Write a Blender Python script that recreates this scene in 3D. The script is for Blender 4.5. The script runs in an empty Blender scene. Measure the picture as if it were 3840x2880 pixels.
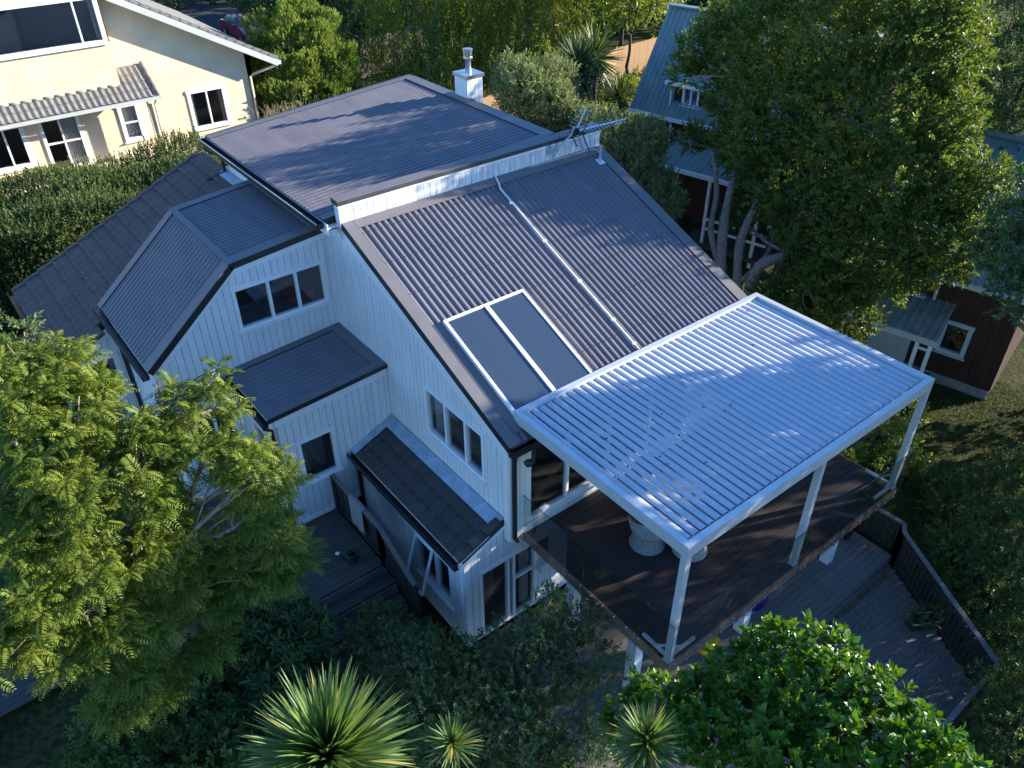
import bpy, math, random
import numpy as np
from mathutils import Vector, Matrix
rng = np.random.default_rng(7)
random.seed(7)
S = bpy.context.scene
COL = S.collection
R = math.radians

# ---------------------------------------------------------------- camera, sky, sun, exposure
cam = bpy.data.cameras.new('camera')
cam.sensor_width = 36.0
cam.lens = 28.556
cam.clip_start = 0.1
cam.clip_end = 400
camo = bpy.data.objects.new('camera', cam)
camo.location = (-6.297, -8.2494, 11.1786)
camo.rotation_euler = (R(53.7734), R(0.4131), R(-38.0225))
COL.objects.link(camo)
S.camera = camo

SUN_EL = 16.5
SUN_DIR = Vector((0.929 * math.cos(R(SUN_EL)), -0.370 * math.cos(R(SUN_EL)), math.sin(R(SUN_EL)))).normalized()
w = bpy.data.worlds.new('World')
S.world = w
w.use_nodes = True
nt = w.node_tree
nt.nodes.clear()
sky = nt.nodes.new('ShaderNodeTexSky')
sky.sky_type = 'NISHITA'
sky.sun_disc = False
sky.air_density = 1.0
sky.dust_density = 0.0
sky.ozone_density = 7.0
sky.sun_elevation = R(SUN_EL)
sky.sun_rotation = math.atan2(SUN_DIR.x, SUN_DIR.y)
bgn = nt.nodes.new('ShaderNodeBackground')
bgn.inputs['Strength'].default_value = 0.135
wo = nt.nodes.new('ShaderNodeOutputWorld')
nt.links.new(sky.outputs[0], bgn.inputs[0])
nt.links.new(bgn.outputs[0], wo.inputs[0])
sl = bpy.data.lights.new('sun', 'SUN')
sl.energy = 5.0
sl.angle = R(0.55)
sl.color = (1.0, 0.915, 0.785)
so = bpy.data.objects.new('sun', sl)
so.rotation_euler = (-SUN_DIR).to_track_quat('-Z', 'Y').to_euler()
so.location = (20, -10, 20)
COL.objects.link(so)
S.view_settings.view_transform = 'Standard'
S.view_settings.look = 'None'
S.view_settings.gamma = 1.0
S.view_settings.exposure = 1.5
S.render.engine = 'CYCLES'
S.cycles.max_bounces = 6
S.cycles.transparent_max_bounces = 16

# ---------------------------------------------------------------- materials
def N(nt, t, **k):
    n = nt.nodes.new(t)
    for a, b in k.items():
        setattr(n, a, b)
    return n

def mat(name, col, rough=0.6, spec=0.5, metal=0.0, var=0.0, vscale=3.0, bump=0.0, bscale=30.0, col2=None, stretch=None, coat=0.0):
    m = bpy.data.materials.new(name)
    m.use_nodes = True
    t = m.node_tree
    b = t.nodes['Principled BSDF']
    b.inputs['Base Color'].default_value = (*col, 1)
    b.inputs['Roughness'].default_value = rough
    b.inputs['Specular IOR Level'].default_value = spec
    b.inputs['Metallic'].default_value = metal
    b.inputs['Coat Weight'].default_value = coat
    tc = N(t, 'ShaderNodeTexCoord')
    mp = N(t, 'ShaderNodeMapping')
    t.links.new(tc.outputs['Object'], mp.inputs['Vector'])
    if stretch:
        mp.inputs['Scale'].default_value = stretch
    if var > 0 or col2:
        nz = N(t, 'ShaderNodeTexNoise')
        nz.inputs['Scale'].default_value = vscale
        nz.inputs['Detail'].default_value = 6
        t.links.new(mp.outputs[0], nz.inputs['Vector'])
        cr = N(t, 'ShaderNodeValToRGB')
        c2 = col2 if col2 else tuple(max(0, c * (1 - var)) for c in col)
        c1 = col if col2 else tuple(min(1, c * (1 + var * 0.6)) for c in col)
        cr.color_ramp.elements[0].color = (*c2, 1)
        cr.color_ramp.elements[1].color = (*c1, 1)
        cr.color_ramp.elements[0].position = 0.33
        cr.color_ramp.elements[1].position = 0.67
        t.links.new(nz.outputs['Fac'], cr.inputs['Fac'])
        oi = N(t, 'ShaderNodeObjectInfo')
        hv = N(t, 'ShaderNodeHueSaturation')
        mr = N(t, 'ShaderNodeMapRange')
        mr.inputs['To Min'].default_value = 1 - var * 0.35
        mr.inputs['To Max'].default_value = 1 + var * 0.35
        t.links.new(oi.outputs['Random'], mr.inputs['Value'])
        t.links.new(mr.outputs[0], hv.inputs['Value'])
        t.links.new(cr.outputs['Color'], hv.inputs['Color'])
        t.links.new(hv.outputs['Color'], b.inputs['Base Color'])
        rr = N(t, 'ShaderNodeMapRange')
        rr.inputs['To Min'].default_value = max(0.02, rough - 0.08)
        rr.inputs['To Max'].default_value = min(1, rough + 0.08)
        t.links.new(nz.outputs['Fac'], rr.inputs['Value'])
        t.links.new(rr.outputs[0], b.inputs['Roughness'])
    if bump > 0:
        nb = N(t, 'ShaderNodeTexNoise')
        nb.inputs['Scale'].default_value = bscale
        nb.inputs['Detail'].default_value = 8
        t.links.new(mp.outputs[0], nb.inputs['Vector'])
        bp = N(t, 'ShaderNodeBump')
        bp.inputs['Strength'].default_value = bump
        bp.inputs['Distance'].default_value = 0.02
        t.links.new(nb.outputs['Fac'], bp.inputs['Height'])
        t.links.new(bp.outputs[0], b.inputs['Normal'])
    return m

def glass(name, tint=(0.85, 0.9, 0.9), base=0.04, rough=0.02):
    m = bpy.data.materials.new(name)
    m.use_nodes = True
    t = m.node_tree
    t.nodes.clear()
    o = N(t, 'ShaderNodeOutputMaterial')
    mx = N(t, 'ShaderNodeMixShader')
    tr = N(t, 'ShaderNodeBsdfTransparent')
    tr.inputs['Color'].default_value = (*tint, 1)
    gl = N(t, 'ShaderNodeBsdfGlossy')
    gl.inputs['Roughness'].default_value = rough
    lw = N(t, 'ShaderNodeLayerWeight')
    lw.inputs['Blend'].default_value = 0.5
    pw = N(t, 'ShaderNodeMath', operation='POWER')
    pw.inputs[1].default_value = 4.0
    ad = N(t, 'ShaderNodeMath', operation='MULTIPLY_ADD')
    ad.inputs[1].default_value = 0.85
    ad.inputs[2].default_value = base
    t.links.new(lw.outputs['Facing'], pw.inputs[0])
    t.links.new(pw.outputs[0], ad.inputs[0])
    t.links.new(ad.outputs[0], mx.inputs['Fac'])
    t.links.new(tr.outputs[0], mx.inputs[1])
    t.links.new(gl.outputs[0], mx.inputs[2])
    t.links.new(mx.outputs[0], o.inputs['Surface'])
    return m

def leafmat(name, c1, c2, c3=None, trans=0.35, rough=0.5, spec=0.3):
    m = bpy.data.materials.new(name)
    m.use_nodes = True
    t = m.node_tree
    b = t.nodes['Principled BSDF']
    b.inputs['Roughness'].default_value = rough
    b.inputs['Specular IOR Level'].default_value = spec
    o = t.nodes['Material Output']
    at = N(t, 'ShaderNodeAttribute', attribute_name='rnd')
    cr = N(t, 'ShaderNodeValToRGB')
    cr.color_ramp.elements[0].color = (*c1, 1)
    cr.color_ramp.elements[1].color = (*c2, 1)
    cr.color_ramp.elements[1].position = 0.9
    if c3:
        e = cr.color_ramp.elements.new(0.97)
        e.color = (*c3, 1)
    t.links.new(at.outputs['Fac'], cr.inputs['Fac'])
    t.links.new(cr.outputs['Color'], b.inputs['Base Color'])
    tl = N(t, 'ShaderNodeBsdfTranslucent')
    hv = N(t, 'ShaderNodeHueSaturation')
    hv.inputs['Hue'].default_value = 0.485
    hv.inputs['Saturation'].default_value = 1.15
    hv.inputs['Value'].default_value = 1.5
    t.links.new(cr.outputs['Color'], hv.inputs['Color'])
    t.links.new(hv.outputs['Color'], tl.inputs['Color'])
    mx = N(t, 'ShaderNodeMixShader')
    mx.inputs['Fac'].default_value = trans
    t.links.new(b.outputs[0], mx.inputs[1])
    t.links.new(tl.outputs[0], mx.inputs[2])
    t.links.new(mx.outputs[0], o.inputs['Surface'])
    return m

M = {}
M['white'] = mat('white_paint', (0.78, 0.79, 0.80), 0.45, var=0.05, vscale=2.5, col2=(0.69, 0.715, 0.735), stretch=(3.0, 3.0, 0.6))
M['stain'] = mat('weathered_white', (0.80, 0.81, 0.82), 0.5, var=0.0, vscale=3.5, col2=(0.52, 0.55, 0.58), stretch=(3.0, 3.0, 0.7))
M['trim'] = mat('white_trim', (0.82, 0.83, 0.84), 0.4, var=0.04, vscale=4.0)
M['wallback'] = mat('wall_backing', (0.30, 0.31, 0.33), 0.8)
M['roof'] = mat('roof_steel', (0.160, 0.149, 0.163), 0.45, 0.35, var=0.14, vscale=1.6, stretch=(2.2, 0.5, 0.5))
M['flash'] = mat('flashing_steel', (0.165, 0.156, 0.162), 0.45, 0.35, var=0.08, vscale=2.0)
M['edge'] = mat('dark_edge', (0.06, 0.058, 0.062), 0.5, 0.3, var=0.08)
M['gutter'] = mat('gutter_steel', (0.022, 0.022, 0.024), 0.4, var=0.1)
M['lead'] = mat('galvanised_flashing', (0.36, 0.47, 0.55), 0.45, 0.5, metal=0.25, var=0.22, vscale=5.0)
M['tile'] = mat('brown_tile', (0.165, 0.120, 0.105), 0.75, 0.3, var=0.22, vscale=9, bump=0.25, bscale=60)
M['tiledark'] = mat('dark_tile', (0.075, 0.068, 0.066), 0.75, 0.3, var=0.25, vscale=9, bump=0.25, bscale=60)
M['alu'] = mat('silver_powdercoat', (0.62, 0.66, 0.70), 0.35, 0.5, metal=0.25, var=0.05, vscale=3)
M['louvre'] = mat('louvre_powdercoat', (0.54, 0.57, 0.62), 0.5, 0.4, metal=0.0, var=0.06, vscale=2)
M['steel'] = mat('stainless', (0.62, 0.62, 0.62), 0.22, metal=1.0)
M['deck'] = mat('deck_composite', (0.062, 0.043, 0.039), 0.6, 0.35, var=0.25, vscale=5, stretch=(0.4, 4, 4), bump=0.15, bscale=40)
M['deckgrey'] = mat('deck_weathered', (0.175, 0.158, 0.145), 0.75, 0.25, var=0.2, vscale=4, stretch=(0.5, 4, 4), bump=0.2, bscale=40)
M['deckdark'] = mat('deck_stained', (0.080, 0.073, 0.066), 0.7, 0.3, var=0.3, vscale=4, stretch=(0.5, 4, 4), bump=0.2, bscale=40)
M['darkwood'] = mat('dark_stain', (0.030, 0.028, 0.028), 0.6, var=0.3, vscale=6)
M['copper'] = mat('red_fascia', (0.42, 0.20, 0.13), 0.6, var=0.25, vscale=4)  # red raised brighter to stand in for sun grazing the deck edge
M['pane'] = glass('window_glass', (0.93, 0.94, 0.94), 0.09)
M['rail'] = glass('railing_glass', (0.86, 0.89, 0.885), 0.02)
M['railedge'] = mat('glass_edge', (0.02, 0.05, 0.045), 0.15)
M['panel'] = mat('solar_glass', (0.038, 0.056, 0.084), 0.05, 0.7, coat=1.0)  # base blue lifted to stand in for reflected sky
M['room'] = mat('room_interior', (0.10, 0.095, 0.09), 0.9)
M['curtain'] = mat('curtain_cloth', (0.62, 0.62, 0.60), 0.9, var=0.1, vscale=12)
M['redcloth'] = mat('red_cloth', (0.35, 0.03, 0.025), 0.9)
M['cream'] = mat('cream_stucco', (0.74, 0.61, 0.425), 0.85, 0.2, var=0.10, vscale=1.2, bump=0.35, bscale=14)
M['creamtile'] = mat('grey_tile', (0.205, 0.195, 0.18), 0.8, 0.25, var=0.25, vscale=7, bump=0.2)
M['moss'] = mat('mossy_tile', (0.40, 0.40, 0.28), 0.85, 0.2, var=0.3, vscale=8)
M['greyfascia'] = mat('grey_fascia', (0.50, 0.52, 0.50), 0.6, var=0.06)
M['brown'] = mat('brown_boards', (0.058, 0.026, 0.017), 0.7, 0.3, var=0.28, vscale=3, stretch=(2, 2, 0.4))
M['green'] = mat('green_roof', (0.17, 0.24, 0.235), 0.45, 0.4, var=0.15, vscale=2.0)
M['greendark'] = mat('old_green_roof', (0.17, 0.20, 0.195), 0.6, 0.35, var=0.3, vscale=3.0)
M['concrete'] = mat('concrete', (0.26, 0.24, 0.21), 0.85, var=0.2, vscale=5, bump=0.3)
M['asphalt'] = mat('asphalt', (0.035, 0.036, 0.042), 0.85, var=0.25, vscale=3, bump=0.2, bscale=90)
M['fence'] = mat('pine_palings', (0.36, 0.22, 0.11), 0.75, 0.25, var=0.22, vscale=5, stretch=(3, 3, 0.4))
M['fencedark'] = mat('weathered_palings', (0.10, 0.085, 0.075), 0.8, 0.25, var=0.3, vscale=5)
M['bark'] = mat('grey_bark', (0.26, 0.215, 0.175), 0.9, 0.2, var=0.35, vscale=6, stretch=(3, 3, 0.6), bump=0.6, bscale=18)
M['barklight'] = mat('pale_bark', (0.34, 0.27, 0.20), 0.9, 0.2, var=0.3, vscale=6, stretch=(3, 3, 0.6), bump=0.5, bscale=18)
M['barkdark'] = mat('dark_bark', (0.07, 0.055, 0.045), 0.9, 0.2, var=0.35, vscale=7, bump=0.5, bscale=18)
M['redpaint'] = mat('red_car_paint', (0.22, 0.012, 0.018), 0.25, 0.5, coat=1.0)
M['carglass'] = mat('car_glass', (0.06, 0.08, 0.10), 0.06, 0.8)
M['rubber'] = mat('rubber', (0.015, 0.015, 0.015), 0.8)
M['chrome'] = mat('bright_metal', (0.55, 0.55, 0.56), 0.3, metal=0.9)
M['black'] = mat('black_plastic', (0.012, 0.012, 0.013), 0.4)
M['wicker'] = mat('grey_wicker', (0.34, 0.34, 0.34), 0.8, 0.2, var=0.5, vscale=38, bump=1.0, bscale=55, stretch=(1, 1, 2.2))
M['yellow'] = mat('yellow_plastic', (0.75, 0.42, 0.01), 0.35, 0.5, var=0.05)
M['blue'] = mat('blue_plastic', (0.012, 0.02, 0.16), 0.35)
M['greenplastic'] = mat('green_plastic', (0.012, 0.05, 0.022), 0.4)
M['whiteplastic'] = mat('white_plastic', (0.78, 0.78, 0.78), 0.35)
M['towel'] = mat('grey_towel', (0.22, 0.22, 0.23), 0.95, var=0.15, vscale=20, bump=0.5, bscale=60)
M['litter'] = mat('dry_leaves', (0.16, 0.105, 0.045), 0.85, var=0.4, vscale=20)
M['terracotta'] = mat('terracotta', (0.28, 0.12, 0.07), 0.8, var=0.2)
M['dry'] = mat('dry_stalks', (0.34, 0.26, 0.17), 0.9, var=0.25, vscale=10)
def groundmat():
    m = bpy.data.materials.new('garden_soil')
    m.use_nodes = True
    t = m.node_tree
    b = t.nodes['Principled BSDF']
    b.inputs['Roughness'].default_value = 0.95
    b.inputs['Specular IOR Level'].default_value = 0.15
    tc = N(t, 'ShaderNodeTexCoord')
    n1 = N(t, 'ShaderNodeTexNoise')
    n1.inputs['Scale'].default_value = 0.35
    n1.inputs['Detail'].default_value = 5
    n2 = N(t, 'ShaderNodeTexNoise')
    n2.inputs['Scale'].default_value = 9
    n2.inputs['Detail'].default_value = 8
    for n in (n1, n2):
        t.links.new(tc.outputs['Object'], n.inputs['Vector'])
    r1 = N(t, 'ShaderNodeValToRGB')
    r1.color_ramp.elements[0].color = (0.035, 0.05, 0.016, 1)
    r1.color_ramp.elements[1].color = (0.07, 0.085, 0.028, 1)
    r1.color_ramp.elements[0].position = 0.4
    r1.color_ramp.elements[1].position = 0.6
    r2 = N(t, 'ShaderNodeValToRGB')
    r2.color_ramp.elements[0].color = (0.35, 0.3, 0.24, 1)
    r2.color_ramp.elements[1].color = (1.2, 1.1, 1.0, 1)
    r2.color_ramp.elements[0].position = 0.3
    r2.color_ramp.elements[1].position = 0.7
    mx = N(t, 'ShaderNodeMixRGB', blend_type='MULTIPLY')
    mx.inputs['Fac'].default_value = 1
    t.links.new(n1.outputs['Fac'], r1.inputs['Fac'])
    t.links.new(n2.outputs['Fac'], r2.inputs['Fac'])
    t.links.new(r1.outputs[0], mx.inputs[1])
    t.links.new(r2.outputs[0], mx.inputs[2])
    t.links.new(mx.outputs[0], b.inputs['Base Color'])
    bp = N(t, 'ShaderNodeBump')
    bp.inputs['Strength'].default_value = 0.6
    bp.inputs['Distance'].default_value = 0.05
    t.links.new(n2.outputs['Fac'], bp.inputs['Height'])
    t.links.new(bp.outputs[0], b.inputs['Normal'])
    return m
M['ground'] = groundmat()
L = {}
L['feather'] = leafmat('feathery_leaf', (0.065, 0.120, 0.018), (0.25, 0.305, 0.045), (0.36, 0.28, 0.05), 0.42)
L['dark'] = leafmat('dark_leaf', (0.042, 0.082, 0.026), (0.105, 0.165, 0.052), None, 0.32, 0.5)
L['citrus'] = leafmat('citrus_leaf', (0.045, 0.088, 0.022), (0.105, 0.165, 0.042), (0.24, 0.22, 0.04), 0.3, 0.42)
L['feijoa'] = leafmat('feijoa_leaf', (0.062, 0.105, 0.034), (0.145, 0.200, 0.072), (0.38, 0.39, 0.26), 0.32, 0.45)
L['glossy'] = leafmat('glossy_leaf', (0.028, 0.088, 0.011), (0.115, 0.235, 0.026), (0.26, 0.24, 0.03), 0.30, 0.34, 0.45)
L['broad'] = leafmat('broad_leaf', (0.048, 0.094, 0.018), (0.145, 0.195, 0.040), (0.26, 0.23, 0.03), 0.38, 0.5, 0.3)
L['olive'] = leafmat('olive_leaf', (0.10, 0.145, 0.048), (0.25, 0.295, 0.12), None, 0.32, 0.5)
L['weep'] = leafmat('willow_leaf', (0.074, 0.135, 0.022), (0.203, 0.250, 0.043), (0.567, 0.405, 0.027), 0.4, 0.4)
L['yellow'] = leafmat('wattle_leaf', (0.085, 0.135, 0.020), (0.22, 0.25, 0.04), (0.50, 0.36, 0.03), 0.4, 0.5)
L['bush'] = leafmat('bush_leaf', (0.10, 0.17, 0.03), (0.26, 0.33, 0.075), None, 0.38, 0.5)
L['hedge'] = leafmat('hedge_leaf', (0.048, 0.085, 0.022), (0.125, 0.170, 0.055), (0.28, 0.24, 0.10), 0.32, 0.5)
L['sword'] = leafmat('sword_leaf', (0.065, 0.125, 0.030), (0.165, 0.245, 0.065), (0.32, 0.25, 0.07), 0.25, 0.42)
L['swordd'] = leafmat('dark_sword_leaf', (0.047, 0.081, 0.022), (0.115, 0.155, 0.047), None, 0.2, 0.42)
L['grass'] = leafmat('grass_blade', (0.047, 0.088, 0.016), (0.135, 0.169, 0.041), (0.297, 0.243, 0.095), 0.35, 0.5)

# ---------------------------------------------------------------- mesh helpers
class MB:
    def __init__(s):
        s.v = []
        s.f = []
    def add(s, vs, fs):
        k = len(s.v)
        s.v += [tuple(p) for p in vs]
        s.f += [tuple(i + k for i in f) for f in fs]
        return s
    def box(s, x0, x1, y0, y1, z0, z1):
        vs = [(x, y, z) for z in (z0, z1) for y in (y0, y1) for x in (x0, x1)]
        return s.add(vs, [(0, 2, 3, 1), (4, 5, 7, 6), (0, 1, 5, 4), (2, 6, 7, 3), (0, 4, 6, 2), (1, 3, 7, 5)])
    def prism(s, poly, ext):
        n = len(poly)
        e = Vector(ext)
        top = [Vector(p) + e for p in poly]
        return s.add([Vector(p) for p in poly] + top, [tuple(range(n))[::-1], tuple(range(n, 2 * n))] + [(i, (i + 1) % n, n + (i + 1) % n, n + i) for i in range(n)])
    def beam(s, p, q, w, h, up=(0, 0, 1)):
        p, q = Vector(p), Vector(q)
        d = (q - p).normalized()
        a = d.cross(Vector(up))
        if a.length < 1e-4:
            a = d.cross(Vector((0, 1, 0)))
        a.normalize()
        b = a.cross(d)
        c = [a * (w / 2) + b * (h / 2), -a * (w / 2) + b * (h / 2), -a * (w / 2) - b * (h / 2), a * (w / 2) - b * (h / 2)]
        return s.prism([p + k for k in c], q - p)
    def tube(s, pts, rad, n=8, cap=True):
        pts = [Vector(p) for p in pts]
        if not hasattr(rad, '__len__'):
            rad = [rad] * len(pts)
        k0 = len(s.v)
        up = Vector((0, 0, 1))
        prev = None
        for i, p in enumerate(pts):
            d = (pts[min(i + 1, len(pts) - 1)] - pts[max(i - 1, 0)]).normalized()
            a = d.cross(up) if prev is None else prev - d * prev.dot(d)
            if a.length < 1e-3:
                a = d.cross(Vector((1, 0, 0)))
            a.normalize()
            prev = a
            b = d.cross(a)
            for j in range(n):
                t = 2 * math.pi * j / n
                s.v.append(tuple(p + (a * math.cos(t) + b * math.sin(t)) * rad[i]))
        for i in range(len(pts) - 1):
            for j in range(n):
                s.f.append((k0 + i * n + j, k0 + i * n + (j + 1) % n, k0 + (i + 1) * n + (j + 1) % n, k0 + (i + 1) * n + j))
        if cap:
            s.f.append(tuple(k0 + j for j in range(n))[::-1])
            e = k0 + (len(pts) - 1) * n
            s.f.append(tuple(e + j for j in range(n)))
        return s
    def lathe(s, prof, c=(0, 0, 0), n=16):
        k0 = len(s.v)
        for r, z in prof:
            for j in range(n):
                t = 2 * math.pi * j / n
                s.v.append((c[0] + r * math.cos(t), c[1] + r * math.sin(t), c[2] + z))
        for i in range(len(prof) - 1):
            for j in range(n):
                s.f.append((k0 + i * n + j, k0 + i * n + (j + 1) % n, k0 + (i + 1) * n + (j + 1) % n, k0 + (i + 1) * n + j))
        return s
    def mesh(s, name, m, smooth=False):
        me = bpy.data.meshes.new(name)
        me.from_pydata(s.v, [], s.f)
        me.materials.append(m)
        if smooth:
            me.shade_smooth()
        me.update()
        return me
    def build(s, name, m, parent=None, smooth=False, loc=None):
        return link(name, s.mesh(name, m, smooth), parent, loc)

def link(name, me, parent=None, loc=None, rot=None):
    o = bpy.data.objects.new(name, me)
    COL.objects.link(o)
    if parent:
        o.parent = parent
    if loc is not None:
        o.location = loc
    if rot is not None:
        o.rotation_euler = rot
    return o

def tag(o, label, cat, group=None, kind=None):
    o['label'] = label
    o['category'] = cat
    if group:
        o['group'] = group
    if kind:
        o['kind'] = kind
    return o

def empty(name, loc=(0, 0, 0), rz=0.0):
    o = bpy.data.objects.new(name, None)
    o.empty_display_size = 0.3
    COL.objects.link(o)
    o.location = loc
    o.rotation_euler = (0, 0, rz)
    return o

def structure(o):
    o['kind'] = 'structure'
    return o

class Fr:
    """a wall plane: horizontal axis A, outward normal Nn"""
    def __init__(s, o, a, n):
        s.o, s.a, s.n = Vector(o), Vector(a), Vector(n)
    def p(s, a, z, d=0.0):
        return s.o + s.a * a + Vector((0, 0, z)) + s.n * d

def clip(poly, axis, val, keep_less):
    out = []
    n = len(poly)
    for i in range(n):
        p, q = poly[i], poly[(i + 1) % n]
        pi = p[axis] <= val if keep_less else p[axis] >= val
        qi = q[axis] <= val if keep_less else q[axis] >= val
        if pi:
            out.append(p)
        if pi != qi:
            t = (val - p[axis]) / (q[axis] - p[axis])
            r = [p[0] + (q[0] - p[0]) * t, p[1] + (q[1] - p[1]) * t]
            r[axis] = val
            out.append(tuple(r))
    return out

def area(p):
    return abs(sum(p[i][0] * p[(i + 1) % len(p)][1] - p[(i + 1) % len(p)][0] * p[i][1] for i in range(len(p)))) / 2 if len(p) > 2 else 0

def strip_pieces(poly, a0, a1, openings):
    cuts = sorted({a0, a1} | {x for o in openings for x in o[:2] if a0 < x < a1})
    res = []
    for x0, x1 in zip(cuts[:-1], cuts[1:]):
        if x1 - x0 < 1e-4:
            continue
        c = clip(clip(poly, 0, x0, False), 0, x1, True)
        parts = [c]
        for (o0, o1, z0, z1) in openings:
            if o0 <= x0 + 1e-5 and o1 >= x1 - 1e-5:
                nn = []
                for q in parts:
                    nn += [clip(q, 1, z0, True), clip(q, 1, z1, False)]
                parts = [q for q in nn if area(q) > 1e-5]
        res += [q for q in parts if area(q) > 1e-5]
    return res

def board_wall(parent, fr, poly, pitch=0.148, openings=(), m='white', back='wallback', th=0.018, gap=0.010, start=None, name='wall'):
    amin = min(p[0] for p in poly)
    amax = max(p[0] for p in poly)
    mb = MB()
    for q in strip_pieces(poly, amin, amax, openings):
        mb.prism([fr.p(a, z, -0.08) for a, z in q], fr.n * 0.08)
    wall = mb.build(name, M[back], parent)
    a = amin if start is None else start
    while a < amax - 0.01:
        b = min(a + pitch, amax)
        pcs = strip_pieces(poly, max(a, amin) + gap / 2, b - gap / 2, openings) if b - gap / 2 > max(a, amin) + gap / 2 + 0.004 else []
        for q in pcs:
            mb = MB()
            mb.prism([fr.p(x, z, 0.001) for x, z in q], fr.n * (th + random.uniform(-0.002, 0.002)))
            mb.build('board', M[m], wall)
        a += pitch
    return wall

def window(parent, fr, a0, a1, z0, z1, mull=(), rail=(), fw=0.048, sill=True, proud=0.03, name='window', m='trim', room=True, depth=1.2, curtain=None):
    mb = MB()
    d0, d1 = -0.06, proud
    def bar(x0, x1, y0, y1, da=d0, db=d1):
        mb.prism([fr.p(x0, y0, da), fr.p(x1, y0, da), fr.p(x1, y1, da), fr.p(x0, y1, da)], fr.n * (db - da))
    bar(a0 - 0.03, a0 + fw, z0, z1)
    bar(a1 - fw, a1 + 0.03, z0, z1)
    bar(a0 - 0.05, a1 + 0.05, z1 - fw, z1 + 0.035, d0, proud + 0.012)
    bar(a0 + fw, a1 - fw, z0 - 0.01, z0 + fw)
    wdw = mb.build(name, M[m], parent)
    xs = [a0 + fw] + list(mull) + [a1 - fw]
    for x in mull:
        b = MB()
        b.prism([fr.p(x - 0.03, z0 + fw, d0), fr.p(x + 0.03, z0 + fw, d0), fr.p(x + 0.03, z1 - fw, d0), fr.p(x - 0.03, z1 - fw, d0)], fr.n * (proud - 0.006 - d0))
        b.build('mullion', M[m], wdw)
    for (x0, x1, z) in rail:
        b = MB()
        b.prism([fr.p(x0, z - 0.025, d0), fr.p(x1, z - 0.025, d0), fr.p(x1, z + 0.025, d0), fr.p(x0, z + 0.025, d0)], fr.n * (proud - 0.012 - d0))
        b.build('glazing_bar', M[m], wdw)
    for x0, x1 in zip(xs[:-1], xs[1:]):
        b = MB()
        b.prism([fr.p(x0, z0 + fw, -0.035), fr.p(x1, z0 + fw, -0.035), fr.p(x1, z1 - fw, -0.035), fr.p(x0, z1 - fw, -0.035)], fr.n * 0.006)
        b.build('pane', M['pane'], wdw)
    if sill:
        b = MB()
        b.prism([fr.p(a0 - 0.08, z0 - 0.05, 0), fr.p(a1 + 0.08, z0 - 0.05, 0), fr.p(a1 + 0.08, z0 - 0.012, 0), fr.p(a0 - 0.08, z0 - 0.012, 0)], fr.n * (proud + 0.05))
        b.build('sill', M[m], wdw)
    if room:
        b = MB()
        e = 0.12
        P = [fr.p(a0 - e, z0 - e, -0.09), fr.p(a1 + e, z0 - e, -0.09), fr.p(a1 + e, z1 + e, -0.09), fr.p(a0 - e, z1 + e, -0.09)]
        Q = [p - fr.n * depth for p in P]
        b.add(P + Q, [(4, 5, 6, 7), (0, 1, 5, 4), (1, 2, 6, 5), (2, 3, 7, 6), (3, 0, 4, 7)])
        b.build('room', M['room'], wdw)
    if curtain:
        for (c0, c1) in curtain:
            b = MB()
            n = 16
            vs = []
            for i in range(n + 1):
                x = c0 + (c1 - c0) * i / n
                d = -0.16 + 0.03 * (1 if i % 2 else -1)
                vs += [fr.p(x, z0 + 0.02, d), fr.p(x, z1 - 0.02, d)]
            b.add(vs, [(2 * i, 2 * i + 2, 2 * i + 3, 2 * i + 1) for i in range(n)])
            b.build('curtain', M['curtain'], wdw)
    return wdw

def ribbed(o, across, along, nrm, width, length, pitch=0.14, crest=0.036, slope=0.034, h=0.03, phase=0.03):
    o, A, B, Nn = Vector(o), Vector(across), Vector(along), Vector(nrm)
    pan = pitch - crest - 2 * slope
    pts = [(0, 0)]
    x = phase
    while x < width:
        for dx, hh in ((0, 0), (slope, h), (slope + crest, h), (2 * slope + crest, 0)):
            if x + dx < width:
                pts.append((x + dx, hh))
        x += pitch
    pts.append((width, 0))
    mb = MB()
    vs = []
    for a, hh in pts:
        p = o + A * a + Nn * hh
        vs += [p, p + B * length]
    mb.add(vs, [(2 * i, 2 * i + 2, 2 * i + 3, 2 * i + 1) for i in range(len(pts) - 1)])
    # thin underside so that the sheet is closed
    a, b = o - Nn * 0.012, o + A * width - Nn * 0.012
    mb.add([a, b, b + B * length, a + B * length], [(0, 3, 2, 1)])
    return mb

def slab(corners, nrm, th):
    """closed slab whose top is the polygon"""
    Nn = Vector(nrm).normalized()
    return MB().prism([Vector(c) - Nn * th for c in corners], Nn * th)

def tile_mesh(name, m, wdt, ln, rolls=3, amp=0.016, th=0.018):
    """tile in local space: x down the slope 0..ln, y across 0..wdt, z normal"""
    mb = MB()
    n = rolls * 4
    prof = []
    for i in range(n + 1):
        y = wdt * i / n * 0.985
        prof.append((y, amp * (0.5 + 0.5 * math.cos(2 * math.pi * i / 4))))
    vs = []
    for y, z in prof:
        vs += [(0, y, z), (ln * 1.07, y, z + th), (ln * 1.07, y, z + th * 0.55), (ln * 0.7, y, z + th * 0.3)]
    k = len(prof)
    fs = []
    for i in range(k - 1):
        for q in range(3):
            fs.append((4 * i + q, 4 * i + q + 1, 4 * i + q + 5, 4 * i + q + 4))
    mb.add(vs, fs)
    mb.add(vs[0:4], [(0, 1, 2, 3)])
    mb.add(vs[-4:], [(0, 3, 2, 1)])
    return mb.mesh(name, m)

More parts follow.
